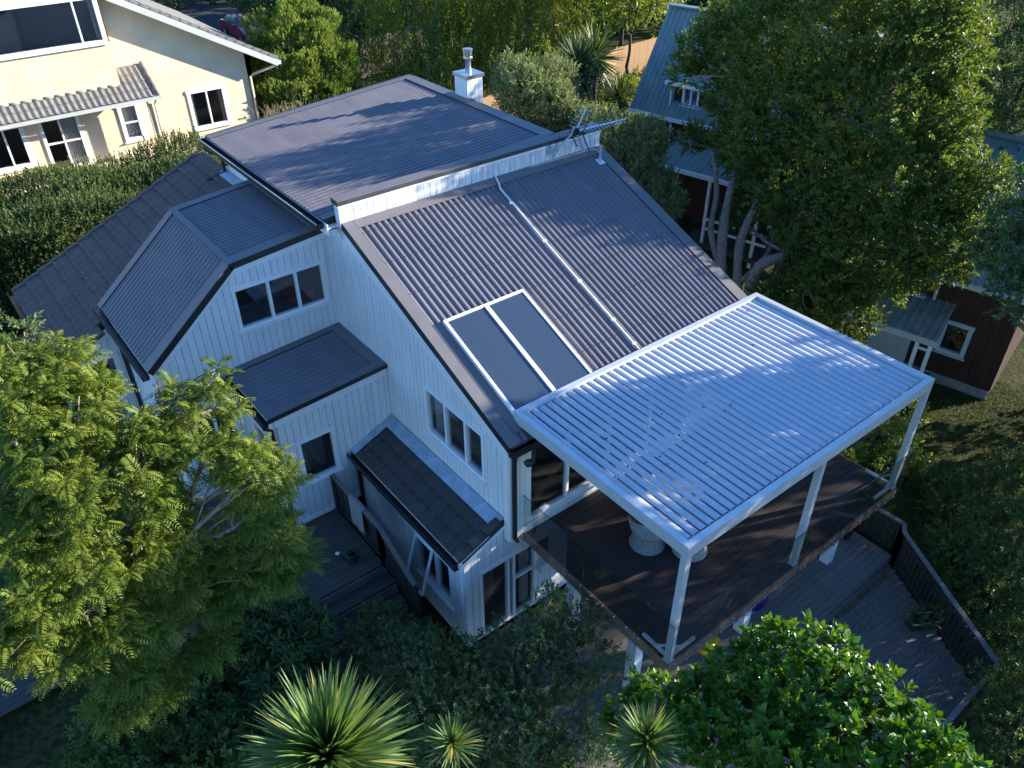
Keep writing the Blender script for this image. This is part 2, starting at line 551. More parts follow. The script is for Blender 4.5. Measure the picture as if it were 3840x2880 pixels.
def lay_tiles(parent, meshes, o, down, across, nrm, nd, na, ln, wdt, skip=None):
    D, A, Nn = Vector(down).normalized(), Vector(across).normalized(), Vector(nrm).normalized()
    for i in range(nd):
        for j in range(na):
            if skip and skip(i, j):
                continue
            p = Vector(o) + D * (ln * i) + A * (wdt * j + random.uniform(-0.003, 0.003)) + Nn * (random.uniform(0, 0.004))
            t = D + Nn * random.uniform(-0.006, 0.006)
            x = t.normalized()
            y = A
            z = x.cross(y)
            if z.dot(Nn) < 0:
                z = -z
            me = meshes[random.randrange(len(meshes))]
            ob = link('tile', me, parent)
            ob.matrix_local = Matrix(((x.x, y.x, z.x, p.x), (x.y, y.y, z.y, p.y), (x.z, y.z, z.z, p.z), (0, 0, 0, 1)))

# ---------------------------------------------------------------- ground
def sst(a, b, x):
    t = np.clip((x - a) / (b - a), 0, 1)
    return t * t * (3 - 2 * t)

def gh(x, y):
    x = np.asarray(x, float)
    y = np.asarray(y, float)
    right = sst(7.5, 12, x)
    back = sst(2.5, 14, y)
    z = -2.85 - 0.2 * right + back * (1.9 - 0.35 * right) + 0.35 * sst(16, 40, y)
    # a terrace step under the entry deck side
    return z

gx = np.unique(np.concatenate([np.linspace(-60, -12, 13), np.linspace(-12, 20, 65), np.linspace(20, 90, 20)]))
gy = np.unique(np.concatenate([np.linspace(-50, -12, 10), np.linspace(-12, 30, 85), np.linspace(30, 160, 27)]))
XX, YY = np.meshgrid(gx, gy)
ZZ = gh(XX, YY) + rng.normal(0, 0.012, XX.shape)
mb = MB()
nx = len(gx)
mb.v = list(zip(XX.ravel(), YY.ravel(), ZZ.ravel()))
mb.f = [(j * nx + i, j * nx + i + 1, (j + 1) * nx + i + 1, (j + 1) * nx + i) for j in range(len(gy) - 1) for i in range(nx - 1)]
structure(mb.build('ground', M['ground'], None, True))
# asphalt road at the back
rx = np.linspace(-4, 19.5, 24)
ry = np.linspace(36, 70, 30)
mb = MB()
mb.v = [(x, y, float(gh(x, y)) + 0.05) for y in ry for x in rx]
mb.f = [(j * 24 + i, j * 24 + i + 1, (j + 1) * 24 + i + 1, (j + 1) * 24 + i) for j in range(29) for i in range(23)]
structure(mb.build('road', M['asphalt'], None, True))

# ================================================================ main house
house = empty('weatherboard_house', (3.3, 5.0, -2.6))
tag(house, 'white weatherboard house with dark grey ribbed steel roofs in the middle', 'house')
HO = empty('tmp')   # world-space stand-in parent, removed below: children are re-parented with the offset
def hp(o):
    return o

XN, XP, YN = Vector((-1, 0, 0)), Vector((1, 0, 0)), Vector((0, -1, 0))
class WorldParent:
    pass
# parts are modelled in world space; the house empty sits at its base, so children get the inverse offset
HINV = Matrix.Translation((-3.3, -5.0, 2.6))
def under(o, parent=house, inv=HINV):
    o.parent = parent
    o.matrix_parent_inverse = inv
    return o
bpy.data.objects.remove(HO)

sl_a = math.atan2(4.442 - 2.283, 5.152 + 0.06)
UPS = Vector((0, math.cos(sl_a), math.sin(sl_a)))
RN = Vector((0, -math.sin(sl_a), math.cos(sl_a)))
RL = math.hypot(4.442 - 2.283, 5.212)
def rp(x, y, off=0.0):
    """point on the front roof above plan position x,y"""
    return Vector((x, y, 2.283 + (y + 0.06) * math.tan(sl_a))) + RN * off

# ---- front roof
roof = under(ribbed((0.1, -0.06, 2.283), XP, UPS, RN, 6.5, RL - 0.02, phase=0.06).build('roof', M['roof']))
def strip(name, pts, nrm, th, m, parent):
    o = slab(pts, nrm, th).build(name, m, parent)
    return o
strip('verge_flashing', [rp(-0.04, -0.07, 0.04), rp(0.19, -0.07, 0.04), rp(0.19, 5.15, 0.04), rp(-0.04, 5.15, 0.04)], RN, 0.012, M['flash'], roof)
strip('verge_flashing', [rp(6.45, -0.07, 0.04), rp(6.715, -0.07, 0.04), rp(6.715, 5.15, 0.04), rp(6.45, 5.15, 0.04)], RN, 0.012, M['flash'], roof)
for x0, x1 in ((-0.042, -0.022), (6.695, 6.717)):
    b = MB()
    b.prism([rp(x0, -0.075, 0.026), rp(x0, 5.16, 0.026), rp(x0, 5.16, -0.12), rp(x0, -0.075, -0.12)], XP * (x1 - x0))
    b.build('verge_edge', M['gutter'], roof)
strip('apron_flashing', [rp(0.19, 4.94, 0.043), rp(6.45, 4.94, 0.043), rp(6.45, 5.16, 0.043), rp(0.19, 5.16, 0.043)], RN, 0.012, M['flash'], roof)
b = MB()
b.box(-0.06, 6.72, -0.19, -0.075, 2.13, 2.15).box(-0.06, 6.72, -0.19, -0.18, 2.15, 2.27).box(-0.06, 6.72, -0.085, -0.075, 2.15, 2.25)
b.box(-0.06, -0.05, -0.18, -0.085, 2.15, 2.26).box(6.71, 6.72, -0.18, -0.085, 2.15, 2.26)
b.build('gutter', M['gutter'], roof)
sc = MB()
for i in range(45):
    x = 0.1 + 0.06 + 0.14 * i + 0.034 + 0.018
    for k in range(7):
        y = 0.12 + 0.78 * k
        if x < 6.42 and y < 4.9 and not (0.2 < x < 2.25 and y < 2.5):
            sc.prism([rp(x - 0.008, y - 0.008, 0.03), rp(x + 0.008, y - 0.008, 0.03), rp(x + 0.008, y + 0.008, 0.03), rp(x - 0.008, y + 0.008, 0.03)], RN * 0.009)
sco = sc.build('roof_screws', M['gutter'], roof)
sco['kind'] = 'stuff'
# barge board under the left verge
b = MB()
b.prism([(0.0, -0.0, 2.16), (0.0, 5.14, 4.29), (0.0, 5.14, 4.09), (0.0, -0.0, 1.96)], (-0.035, 0, 0))
under(b.build('barge_board', M['trim']))

# ---- gable wall facing left (x = 0)
gw = Fr((0, 0, 0), (0, 1, 0), XN)
gpoly = [(0.0, 0.02), (0.0, 2.2), (5.16, 4.33), (5.16, 4.42), (6.03, 4.45), (6.03, 1.74), (4.06, 1.74), (4.06, 0.40), (0.12, 0.40), (0.12, 0.02)]
GWIN = (0.72, 2.58, 0.98, 2.07)
under(board_wall(None, gw, gpoly, openings=[GWIN], gap=0.010, start=0.02))
under(window(None, gw, *GWIN, mull=(1.28, 1.93), depth=1.0, curtain=[(2.3, 2.52)]))
# corner trim at the front
b = MB()
b.box(-0.045, -0.021, -0.02, 0.1, -0.0, 2.16).box(-0.021, 0.08, -0.045, -0.022, 0.0, 2.16)
under(b.build('corner_board', M['trim']))

# ---- front wall (y = 0), upper storey with the sliding doors to the deck
fw = Fr((0, 0, 0), (1, 0, 0), YN)
UD = (0.4, 4.6, 0.26, 2.08)
under(board_wall(None, fw, [(0.08, 0.0), (6.65, 0.0), (6.65, 2.22), (0.08, 2.22)], openings=[UD]))
under(window(None, fw, *UD, mull=(1.36, 2.4, 3.5), fw=0.07, sill=True, name='sliding_door', depth=2.2, curtain=[(4.1, 4.5)]))
# right gable wall (x = 6.65), plain boards, seen only from the side
rw = Fr((6.65, 0, 0), (0, 1, 0), XP)
under(board_wall(None, rw, [(0.0, -2.7), (0.0, 2.2), (5.16, 4.3), (5.16, -2.7)], pitch=0.296))

# ---- parapet between the roofs
pw = Fr((0, 5.15, 0), (1, 0, 0), YN)
under(board_wall(None, pw, [(-0.06, 4.40), (6.66, 4.40), (6.66, 4.83), (-0.06, 4.83)], pitch=0.146, start=-0.05, m='stain'))
b = MB()
b.box(-0.06, 6.66, 5.232, 5.30, 4.1, 4.82).box(-0.075, -0.055, 5.13, 5.30, 4.38, 4.82).box(6.655, 6.675, 5.13, 5.30, 4.3, 4.82)
under(b.build('parapet_core', M['white']))
b = MB()
b.box(-0.09, 6.70, 5.112, 5.129, 4.79, 4.845)
under(b.build('parapet_trim', M['trim']))
b = MB()
b.prism([(-0.10, 5.10, 4.915), (6.71, 5.10, 4.915), (6.71, 5.34, 4.945), (-0.10, 5.34, 4.945)], (0, 0, 0.018))
under(b.build('parapet_cap', M['flash']))
b = MB()
b.box(-0.10, 6.71, 5.095, 5.108, 4.845, 4.925).box(-0.10, 6.71, 5.335, 5.348, 4.84, 4.955).box(-0.105, -0.095, 5.1, 5.345, 4.845, 4.945).box(6.705, 6.715, 5.1, 5.345, 4.84, 4.95)
under(b.build('cap_edge', M['edge']))

# ---- upper roof, falling to the left
ZL, ZR = 4.52, 4.93
ux0, ux1, uy0, uy1 = -0.31, 5.46, 5.36, 11.35
ua = math.atan2(ZR - ZL, ux1 - ux0)
UD_ = Vector((math.cos(ua), 0, math.sin(ua)))
UN = Vector((-math.sin(ua), 0, math.cos(ua)))
def up_(x, y, off=0.0):
    return Vector((x, y, ZL + (x - ux0) * math.tan(ua))) + UN * off
uroof = under(ribbed((ux0, uy1, ZL), YN, UD_, UN, uy1 - uy0, (ux1 - ux0) / math.cos(ua), pitch=0.142, h=0.022, phase=0.05).build('roof', M['roof']))
strip('verge_flashing', [up_(ux0, 11.14, 0.04), up_(ux0, 11.37, 0.04), up_(5.47, 11.37, 0.04), up_(5.47, 11.14, 0.04)][::-1], UN, 0.012, M['flash'], uroof)
strip('ridge_flashing', [up_(5.20, 5.36, 0.045), up_(5.48, 5.36, 0.045), up_(5.48, 11.14, 0.045), up_(5.20, 11.14, 0.045)], UN, 0.012, M['flash'], uroof)
strip('apron_flashing', [up_(ux0, 5.345, 0.042), up_(5.2, 5.345, 0.042), up_(5.2, 5.5, 0.042), up_(ux0, 5.5, 0.042)], UN, 0.012, M['flash'], uroof)
b = MB()
b.box(5.46, 5.49, 5.36, 11.38, 4.80, 4.975).box(-0.31, 5.47, 11.36, 11.385, 4.40, 4.52)
b.prism([(-0.31, 11.36, 4.40), (5.47, 11.36, 4.82), (5.47, 11.36, 4.98), (-0.31, 11.36, 4.57)], (0, 0.02, 0))
b.build('roof_edge', M['gutter'], uroof)
b = MB()
b.box(-0.46, -0.33, 5.33, 11.42, 4.385, 4.40).box(-0.47, -0.455, 5.33, 11.42, 4.385, 4.505).box(-0.335, -0.325, 5.33, 11.42, 4.40, 4.50)
b.box(-0.46, -0.33, 5.325, 5.335, 4.40, 4.49).box(-0.46, -0.33, 11.415, 11.425, 4.40, 4.49)
b.build('gutter', M['gutter'], uroof)
b = MB()
b.box(-0.478, -0.47, 5.33, 11.42, 4.485, 4.51)
b.build('gutter_bead', M['greyfascia'], uroof)
b = MB()
b.box(-0.325, -0.30, 5.2, 11.38, 4.27, 4.50).box(-0.30, -0.002, 5.2, 11.38, 4.40, 4.42)
under(b.build('fascia', M['trim']))
b = MB()
b.prism([(-0.31, 5.351, 4.30), (-0.05, 5.351, 4.30), (-0.05, 5.351, 4.55), (-0.31, 5.351, 4.53)], (0, 0.02, 0))
under(b.build('roof_end_cap', M['gutter']))
uw = Fr((0, 0, 0), (0, 1, 0), XN)
under(board_wall(None, uw, [(6.12, 3.2), (11.3, 3.2), (11.3, 4.40), (6.12, 4.40)], start=6.12))
bk = Fr((0, 11.3, 0), (-1, 0, 0), Vector((0, 1, 0)))
under(board_wall(None, bk, [(-5.4, -1.6), (0, -1.6), (0, 4.42), (-5.4, 4.8)], pitch=0.296))
rs = Fr((5.42, 0, 0), (0, 1, 0), XP)
under(board_wall(None, rs, [(5.3, -2.4), (11.3, -2.4), (11.3, 4.84), (5.3, 4.84)], pitch=0.296))
b = MB()
b.tube([(-0.40, 11.30, 4.38), (-0.40, 11.30, 4.28), (-0.34, 11.22, 4.20), (-0.14, 11.18, 4.12), (-0.10, 11.17, 4.05), (-0.10, 11.17, 3.66)], 0.045, 8)
b.tube([(-0.10, 11.17, 3.66), (-0.5, 11.4, 3.50)], 0.04, 8)
b.box(-0.15, -0.02, 11.12, 11.22, 3.82, 3.85).box(-0.15, -0.02, 11.12, 11.22, 4.02, 4.05)
under(b.build('downpipe', M['gutter']))

# ---- chimney on the right edge of the upper roof
ch = MB().box(5.42, 5.88, 8.61, 9.10, 4.6, 5.44).build('chimney', M['wallback'])
under(ch)
def cboards(a0, a1, n, fixed, axis, out):
    wd = (a1 - a0) / n
    for i in range(n):
        lo, hi = a0 + wd * i + 0.005, a0 + wd * (i + 1) - 0.005
        b = MB()
        if axis == 'y':
            b.box(*sorted((fixed, fixed + out)), lo, hi, 4.9 if fixed < 5.6 else 4.2, 5.44)
        else:
            b.box(lo, hi, *sorted((fixed, fixed + out)), 4.9 if hi < 5.6 else 4.75, 5.44)
        b.build('board', M['white'], ch)
cboards(8.61, 9.10, 4, 5.42, 'y', -0.02)
cboards(5.405, 5.88, 4, 8.61, 'x', -0.02)
cboards(8.61, 9.10, 4, 5.88, 'y', 0.02)
cboards(5.405, 5.88, 4, 9.10, 'x', 0.02)
MB().box(5.37, 5.93, 8.56, 9.15, 5.44, 5.52).build('chimney_cap', M['chrome'], ch)
b = MB().lathe([(0.075, 0), (0.075, 0.30), (0.11, 0.31), (0.115, 0.36), (0.11, 0.37)], (5.65, 8.855, 5.52), 20)
b.build('flue', M['chrome'], ch, True)
b = MB().lathe([(0.055, 0.36), (0.055, 0.52)], (5.65, 8.855, 5.52), 8)
for k in range(8):
    t = k * math.pi / 4
    cx, cy = 5.65 + 0.105 * math.cos(t), 8.855 + 0.105 * math.sin(t)
    b.beam((cx, cy, 5.885), (cx, cy, 6.06), 0.035, 0.006, (math.cos(t), math.sin(t), 0))
b.lathe([(0.0, 0.56), (0.09, 0.56), (0.125, 0.545), (0.125, 0.525), (0.0, 0.52)], (5.65, 8.855, 5.52), 20)
b.build('cowl', M['chrome'], ch)
strip('chimney_flashing', [up_(5.22, 8.4, 0.06), up_(5.5, 8.4, 0.06), up_(5.5, 9.34, 0.06), up_(5.22, 9.34, 0.06)], UN, 0.012, M['flash'], uroof)

# ---- gambrel wing on the left
g0, g1, g2 = (0.0, 4.10), (-2.08, 3.90), (-4.04, 2.25)
gy0, gy1 = 5.98, 9.20
def gam(p, q, name, phase):
    p, q = Vector((p[0], 0, p[1])), Vector((q[0], 0, q[1]))
    d = (q - p)
    ln = d.length
    d.normalize()
    n = Vector((d.z, 0, -d.x))
    if n.z < 0:
        n = -n
    o = ribbed(p + Vector((0, gy1, 0)), YN, d, n, gy1 - gy0, ln, pitch=0.142, h=0.022, phase=phase).build(name, M['roof'])
    under(o)
    for ya, yb in ((gy0 - 0.02, gy0 + 0.22), (gy1 - 0.2, gy1 + 0.02)):
        c = [p + Vector((0, ya, 0)), q + Vector((0, ya, 0)), q + Vector((0, yb, 0)), p + Vector((0, yb, 0))]
        strip('verge_flashing', [k + n * 0.042 for k in c], n, 0.012, M['flash'], o)
    for ya in (gy0 - 0.022, gy1 + 0.004):
        e = MB().prism([p + Vector((0, ya, 0)) + n * 0.03, q + Vector((0, ya, 0)) + n * 0.03, q + Vector((0, ya, 0)) - n * 0.10, p + Vector((0, ya, 0)) - n * 0.10], (0, 0.018, 0))
        e.build('verge_edge', M['gutter'], o)
    return o, n
ga, gn = gam(g0, g1, 'roof', 0.05)
gb, gn2 = gam((g1[0] + 0.015, g1[1] - 0.012), g2, 'roof', 0.05)
strip('break_flashing', [Vector((-1.98, y, 3.955)) for y in (gy0 - 0.015, gy1)] + [Vector((-2.11, y, 3.94)) for y in (gy1, gy0 - 0.015)], (0, 0, 1), 0.01, M['flash'], ga)
b = MB()
b.box(-0.28, 0.0, 6.1, gy1, 4.12, 4.14)
b.build('apron_flashing', M['flash'], ga)
b = MB()
b.box(-4.17, -4.05, gy0, gy1 + 0.03, 2.10, 2.115).box(-4.18, -4.165, gy0, gy1 + 0.03, 2.10, 2.225).box(-4.055, -4.045, gy0, gy1 + 0.03, 2.115, 2.21)
b.build('gutter', M['gutter'], gb)
gf = Fr((0, 6.05, 0), (1, 0, 0), YN)
GW = (-2.12, -0.19, 2.42, 3.35)
GL = (-3.55, -2.66, -1.2, 0.78)
gpolyf = [(-3.93, -1.35), (-0.0, -1.35), (-0.0, 4.02), (-2.06, 3.82), (-3.93, 2.2)]
under(board_wall(None, gf, gpolyf, openings=[GW, GL], start=-3.93))
under(window(None, gf, *GW, mull=(-1.40, -0.80), depth=1.6))
MB().box(-0.85, -0.25, 6.5, 7.4, 2.38, 2.5).build('bed', M['redcloth'], under(MB().box(-1.4, -0.2, 6.5, 7.6, 2.30, 2.37).build('bed_base', M['room'])))
under(window(None, gf, *GL, mull=(-3.1,), rail=((-3.5, -3.1, -0.2),), sill=False, name='french_door', depth=1.2))
b = MB()
b.prism([(-0.02, 6.0275, 4.03), (-2.07, 6.0275, 3.83), (-2.07, 6.0275, 3.66), (-0.02, 6.0275, 3.86)], (0, -0.018, 0))
b.prism([(-2.07, 6.0275, 3.83), (-3.96, 6.0275, 2.22), (-3.96, 6.0275, 2.0), (-2.07, 6.0275, 3.66)], (0, -0.018, 0))
under(b.build('barge_board', M['trim']))
lw = Fr((-3.93, 0, 0), (0, 1, 0), XN)
under(board_wall(None, lw, [(6.08, -1.35), (9.15, -1.35), (9.15, 2.2), (6.08, 2.2)], pitch=0.296))
gbk = Fr((0, 9.17, 0), (-1, 0, 0), Vector((0, 1, 0)))
under(board_wall(None, gbk, [(0, 1.0), (3.93, 1.0), (3.93, 2.2), (2.06, 3.82), (0, 4.0)], pitch=0.296))
b = MB()
b.tube([(-4.11, 8.55, 2.1), (-4.11, 8.55, 1.95), (-4.0, 8.5, 1.85), (-4.0, 8.5, -1.3)], 0.045, 8)
under(b.build('downpipe', M['gutter']))

# ---- low brown tiled roof at the back left
ta = math.atan2(3.66 - 1.35, 5.25)
TD = Vector((-math.cos(ta), 0, -math.sin(ta)))
TN = Vector((-math.sin(ta), 0, math.cos(ta)))
def tp(x, off=0.0, y=0.0):
    return Vector((x, y, 1.35 + (x + 5.25) * math.tan(ta))) + TN * off
tl = 5.25 / math.cos(ta) / 15
tdeck = slab([tp(0, -0.01, 9.21), tp(0, -0.01, 12.98), tp(-5.2, -0.01, 12.98), tp(-5.2, -0.01, 9.21)][::-1], TN, 0.06)
tdeck.prism([tp(-4.2, -0.07, 8.82), tp(-4.2, -0.07, 9.2), tp(-5.2, -0.07, 9.2), tp(-5.2, -0.07, 8.82)], TN * 0.06)
tdo = under(tdeck.build('tiled_roof', M['tile']))
tmes = [tile_mesh('tile', M['tile'], 0.31, tl, 3, 0.012, 0.055) for _ in range(1)]
def tskip(i, j):
    x = -(i + 0.5) * tl * math.cos(ta)
    return (j == 0 and x > -4.1)
lay_tiles(tdo, tmes, tp(0, 0.0, 8.86), TD, (0, 1, 0), TN, 15, 13, tl, 0.317, tskip)
for i in range(15):     # verge caps along the back and front edges
    for yy, x_lim in ((12.93, 1), (8.80, -4.1)):
        p = tp(-i * tl * math.cos(ta), 0.03, yy)
        if p.x - 0.2 > x_lim:
            continue
        q = p + TD * (tl * 1.03) + TN * 0.035
        b = MB()
        b.beam(p, q, 0.13, 0.05, TN)
        b.build('verge_tile', M['tile'], tdo)
b = MB()
b.box(-5.40, -5.27, 8.8, 13.0, 1.22, 1.235).box(-5.41, -5.395, 8.8, 13.0, 1.22, 1.34).box(-5.28, -5.265, 8.8, 13.0, 1.22, 1.33)
b.build('gutter', M['gutter'], tdo)
strip('wall_flashing', [tp(0, 0.06, 9.25), tp(0, 0.06, 11.3), tp(-0.22, 0.06, 11.3), tp(-0.22, 0.06, 9.25)][::-1], TN, 0.012, M['lead'], tdo)
tf = Fr((0, 8.95, 0), (1, 0, 0), YN)
TW = (-4.95, -4.12, 0.1, 1.15)
under(board_wall(None, tf, [(-5.2, -1.35), (-3.95, -1.35), (-3.95, 1.86), (-5.2, 1.30)], openings=[TW]))
under(window(None, tf, *TW, depth=1.0))
b = MB()
b.prism([(-5.22, 8.925, 1.33), (-3.95, 8.925, 1.88), (-3.95, 8.925, 1.72), (-5.22, 8.925, 1.17)], (0, -0.02, 0))
under(b.build('barge_board', M['trim']))
ts = Fr((-5.2, 0, 0), (0, 1, 0), XN)
under(board_wall(None, ts, [(8.95, -1.4), (12.9, -1.4), (12.9, 1.28), (8.95, 1.28)], pitch=0.296))
tb = Fr((0, 12.9, 0), (-1, 0, 0), Vector((0, 1, 0)))
under(board_wall(None, tb, [(0, -1.2), (5.2, -1.2), (5.2, 1.25), (0, 3.5)], pitch=0.592))
MB().box(-1.9, -1.6, 9.6, 9.9, 2.9, 3.2).build('skylight_upstand', M['lead'], tdo)

# ---- entry porch roof and walls
pz0, pz1 = 1.776, 1.613
pa = math.atan2(pz0 - pz1, 2.63)
PD = Vector((math.cos(pa), 0, math.sin(pa)))
PN = Vector((-math.sin(pa), 0, math.cos(pa)))
def pp(x, y, off=0.0):
    return Vector((x, y, pz1 + (x + 2.63) * math.tan(pa))) + PN * off
proof = under(ribbed((-2.63, 6.02, pz1), YN, PD, PN, 2.0, 2.63 / math.cos(pa) - 0.03, pitch=0.142, h=0.022, phase=0.03).build('roof', M['roof']))
strip('verge_flashing', [pp(-2.64, 4.0, 0.035), pp(-0.02, 4.0, 0.035), pp(-0.02, 4.2, 0.035), pp(-2.64, 4.2, 0.035)], PN, 0.012, M['flash'], proof)
strip('wall_flashing', [pp(-0.26, 4.2, 0.037), pp(-0.022, 4.2, 0.037), pp(-0.022, 5.85, 0.037), pp(-0.26, 5.85, 0.037)], PN, 0.012, M['flash'], proof)
strip('wall_flashing', [pp(-2.64, 5.85, 0.038), pp(-0.022, 5.85, 0.038), pp(-0.022, 6.03, 0.038), pp(-2.64, 6.03, 0.038)], PN, 0.012, M['flash'], proof)
b = MB()
b.prism([pp(-2.645, 3.985, 0.035), pp(-0.02, 3.985, 0.035), pp(-0.02, 3.985, -0.06), pp(-2.645, 3.985, -0.06)], (0, 0.018, 0))
b.build('roof_edge', M['gutter'], proof)
b = MB()
b.box(-2.75, -2.645, 4.0, 6.02, 1.47, 1.485).box(-2.76, -2.745, 4.0, 6.02, 1.47, 1.60).box(-2.65, -2.64, 4.0, 6.02, 1.485, 1.59)
b.build('gutter', M['gutter'], proof)
pfw = Fr((0, 4.08, 0), (1, 0, 0), YN)
PWIN = (-2.14, -1.38, -0.31, 0.78)
under(board_wall(None, pfw, [(-2.48, -1.31), (-0.02, -1.31), (-0.02, 1.62), (-2.48, 1.50)], openings=[PWIN], start=-2.48))
under(window(None, pfw, *PWIN, depth=1.0))
b = MB()
b.prism([(-2.52, 4.05, 1.60), (-0.03, 4.05, 1.74), (-0.03, 4.05, 1.53), (-2.52, 4.05, 1.38)], (0, -0.022, 0))
under(b.build('frieze_board', M['trim']))
under(MB().box(-2.505, -0.95, 4.03, 4.057, -1.31, -1.22).build('skirting_board', M['trim']))
psw = Fr((-2.48, 0, 0), (0, 1, 0), XN)
PD_ = (4.55, 5.45, -1.28, 0.75)
under(board_wall(None, psw, [(4.1, -1.31), (6.03, -1.31), (6.03, 1.55), (4.1, 1.55)], openings=[PD_]))
dd = under(window(None, psw, *PD_, rail=((4.6, 5.4, -0.3),), sill=False, name='door', depth=0.9))
lampo = MB().tube([(-2.5, 4.4, 0.98), (-2.62, 4.4, 1.02), (-2.66, 4.4, 0.95)], 0.015, 6)
lampo.lathe([(0.02, 0.06), (0.09, 0.0), (0.085, -0.02)], (-2.66, 4.4, 0.9), 12)
under(lampo.build('wall_lamp', M['chrome']))
b = MB().tube([(-2.70, 4.12, 1.47), (-2.70, 4.12, 1.38), (-2.56, 4.16, 1.25), (-2.54, 4.16, -1.28)], 0.04, 8)
under(b.build('downpipe', M['gutter']))

# ---- tiled lean-to against the gable wall
la = math.atan2(0.453 - 0.019, 1.045)
LD = Vector((-math.cos(la), 0, -math.sin(la)))
LN = Vector((-math.sin(la), 0, math.cos(la)))
def lp(x, y, off=0.0):
    return Vector((x, y, 0.019 + (x + 1.045) * math.tan(la))) + LN * off
ldk = under(slab([lp(-1.02, 0.1, -0.03), lp(-0.03, 0.1, -0.03), lp(-0.03, 4.06, -0.03), lp(-1.02, 4.06, -0.03)], LN, 0.06).build('tiled_roof', M['tiledark']))
lt = [tile_mesh('tile', M['tiledark'], 0.30, 0.295, 2, 0.014, 0.048)]
lay_tiles(ldk, lt, lp(-0.20, 0.30, -0.02), LD, (0, 1, 0), LN, 3, 12, 0.302, 0.306)
strip('wall_flashing', [lp(-0.26, 0.14, 0.045), lp(-0.02, 0.14, 0.045), lp(-0.02, 4.06, 0.045), lp(-0.26, 3.9, 0.045)], LN, 0.01, M['lead'], ldk)
strip('wall_flashing', [lp(-1.07, 3.86, 0.043), lp(-0.26, 3.86, 0.043), lp(-0.02, 4.06, 0.043), lp(-1.07, 4.06, 0.043)], LN, 0.01, M['lead'], ldk)
for i in range(3):
    p = lp(-0.10 - 0.31 * i, 0.19, 0.03)
    b = MB().tube([p, p + LD * 0.34 + LN * 0.015], [0.085, 0.095], 10)
    b.build('verge_tile', M['tiledark'], ldk, True)
b = MB()
b.box(-1.17, -1.06, 0.1, 4.1, -0.12, -0.105).box(-1.18, -1.165, 0.1, 4.1, -0.12, -0.01).box(-1.065, -1.055, 0.1, 4.1, -0.105, -0.02)
b.build('gutter', M['gutter'], ldk)
lsw = Fr((-0.94, 0, 0), (0, 1, 0), XN)
LWIN = (0.60, 1.78, -1.74, -0.55)
under(board_wall(None, lsw, [(0.16, -2.5), (4.06, -2.5), (4.06, -0.03), (0.16, -0.03)], openings=[LWIN], start=0.16))
lwo = under(window(None, lsw, *LWIN, mull=(1.12,), depth=0.8))
# awning sash standing open, hinged at the top
b = MB()
def sash(a, z, d):
    return Vector((-0.975 - d, a, z))
hang = [(1.16, -0.62, 0.02), (1.74, -0.62, 0.02), (1.74, -1.66, 0.34), (1.16, -1.66, 0.34)]
c = [sash(*k) for k in hang]
for i in range(4):
    b.beam(c[i], c[(i + 1) % 4], 0.05, 0.04, (1, 0, 0.3))
sso = b.build('open_sash', M['trim'], lwo)
MB().prism([c[0], c[1], c[2], c[3]], (0.006, 0, 0.002)).build('pane', M['pane'], lwo)
b = MB().tube([(-0.95, 1.2, -1.2), (-1.12, 1.2, -1.1)], 0.008, 5)
b.build('stay', M['steel'], lwo)
lfw = Fr((0, 0.157, 0), (1, 0, 0), YN)
LDOOR = (-0.60, 0.74, -2.46, -0.60)
under(board_wall(None, lfw, [(-0.94, -2.5), (6.65, -2.5), (6.65, -0.15), (-0.0, -0.15), (-0.0, 0.30), (-0.94, -0.05)], openings=[LDOOR], start=-0.94))
ldo = under(window(None, lfw, *LDOOR, mull=(0.06, 0.2), rail=((0.2, 0.68, -1.35),), fw=0.05, sill=False, name='sliding_door', depth=1.6, curtain=[(0.48, 0.68)]))
b = MB()
b.prism([(-1.08, 0.125, -0.02), (-0.04, 0.125, 0.40), (-0.04, 0.125, 0.25), (-1.08, 0.125, -0.20)], (0, -0.022, 0))
under(b.build('barge_board', M['trim']))
b = MB()
b.box(-0.965, -0.85, 0.112, 0.134, -2.5, -0.12).box(-0.985, -0.962, 0.135, 0.26, -2.5, -0.12)
under(b.build('corner_board', M['trim']))
b = MB().tube([(-1.12, 3.92, -0.12), (-1.12, 3.92, -0.2), (-1.0, 3.95, -0.35), (-1.0, 3.95, -2.4)], 0.04, 8)
under(b.build('downpipe', M['gutter']))
# front downpipe, flood light, wall box
b = MB().tube([(0.05, -0.13, 2.13), (0.05, -0.11, 2.05), (0.05, -0.09, 1.95), (0.05, -0.09, 0.1), (0.12, -0.09, -0.02)], 0.045, 10)
under(b.build('downpipe', M['gutter']))
b = MB().lathe([(0.0, 0.0), (0.075, 0.0), (0.085, 0.03), (0.06, 0.10), (0.0, 0.11)], (0, 0, 0), 16)
fl = b.build('flood_light', M['gutter'], None, True)
fl.location = (0.24, -0.22, 1.98)
fl.rotation_euler = (R(115), 0, R(-20))
under(fl)
b = MB().box(0.74, 0.94, -0.05, 0.13, -1.42, -1.2)
under(b.build('meter_box', M['white']))

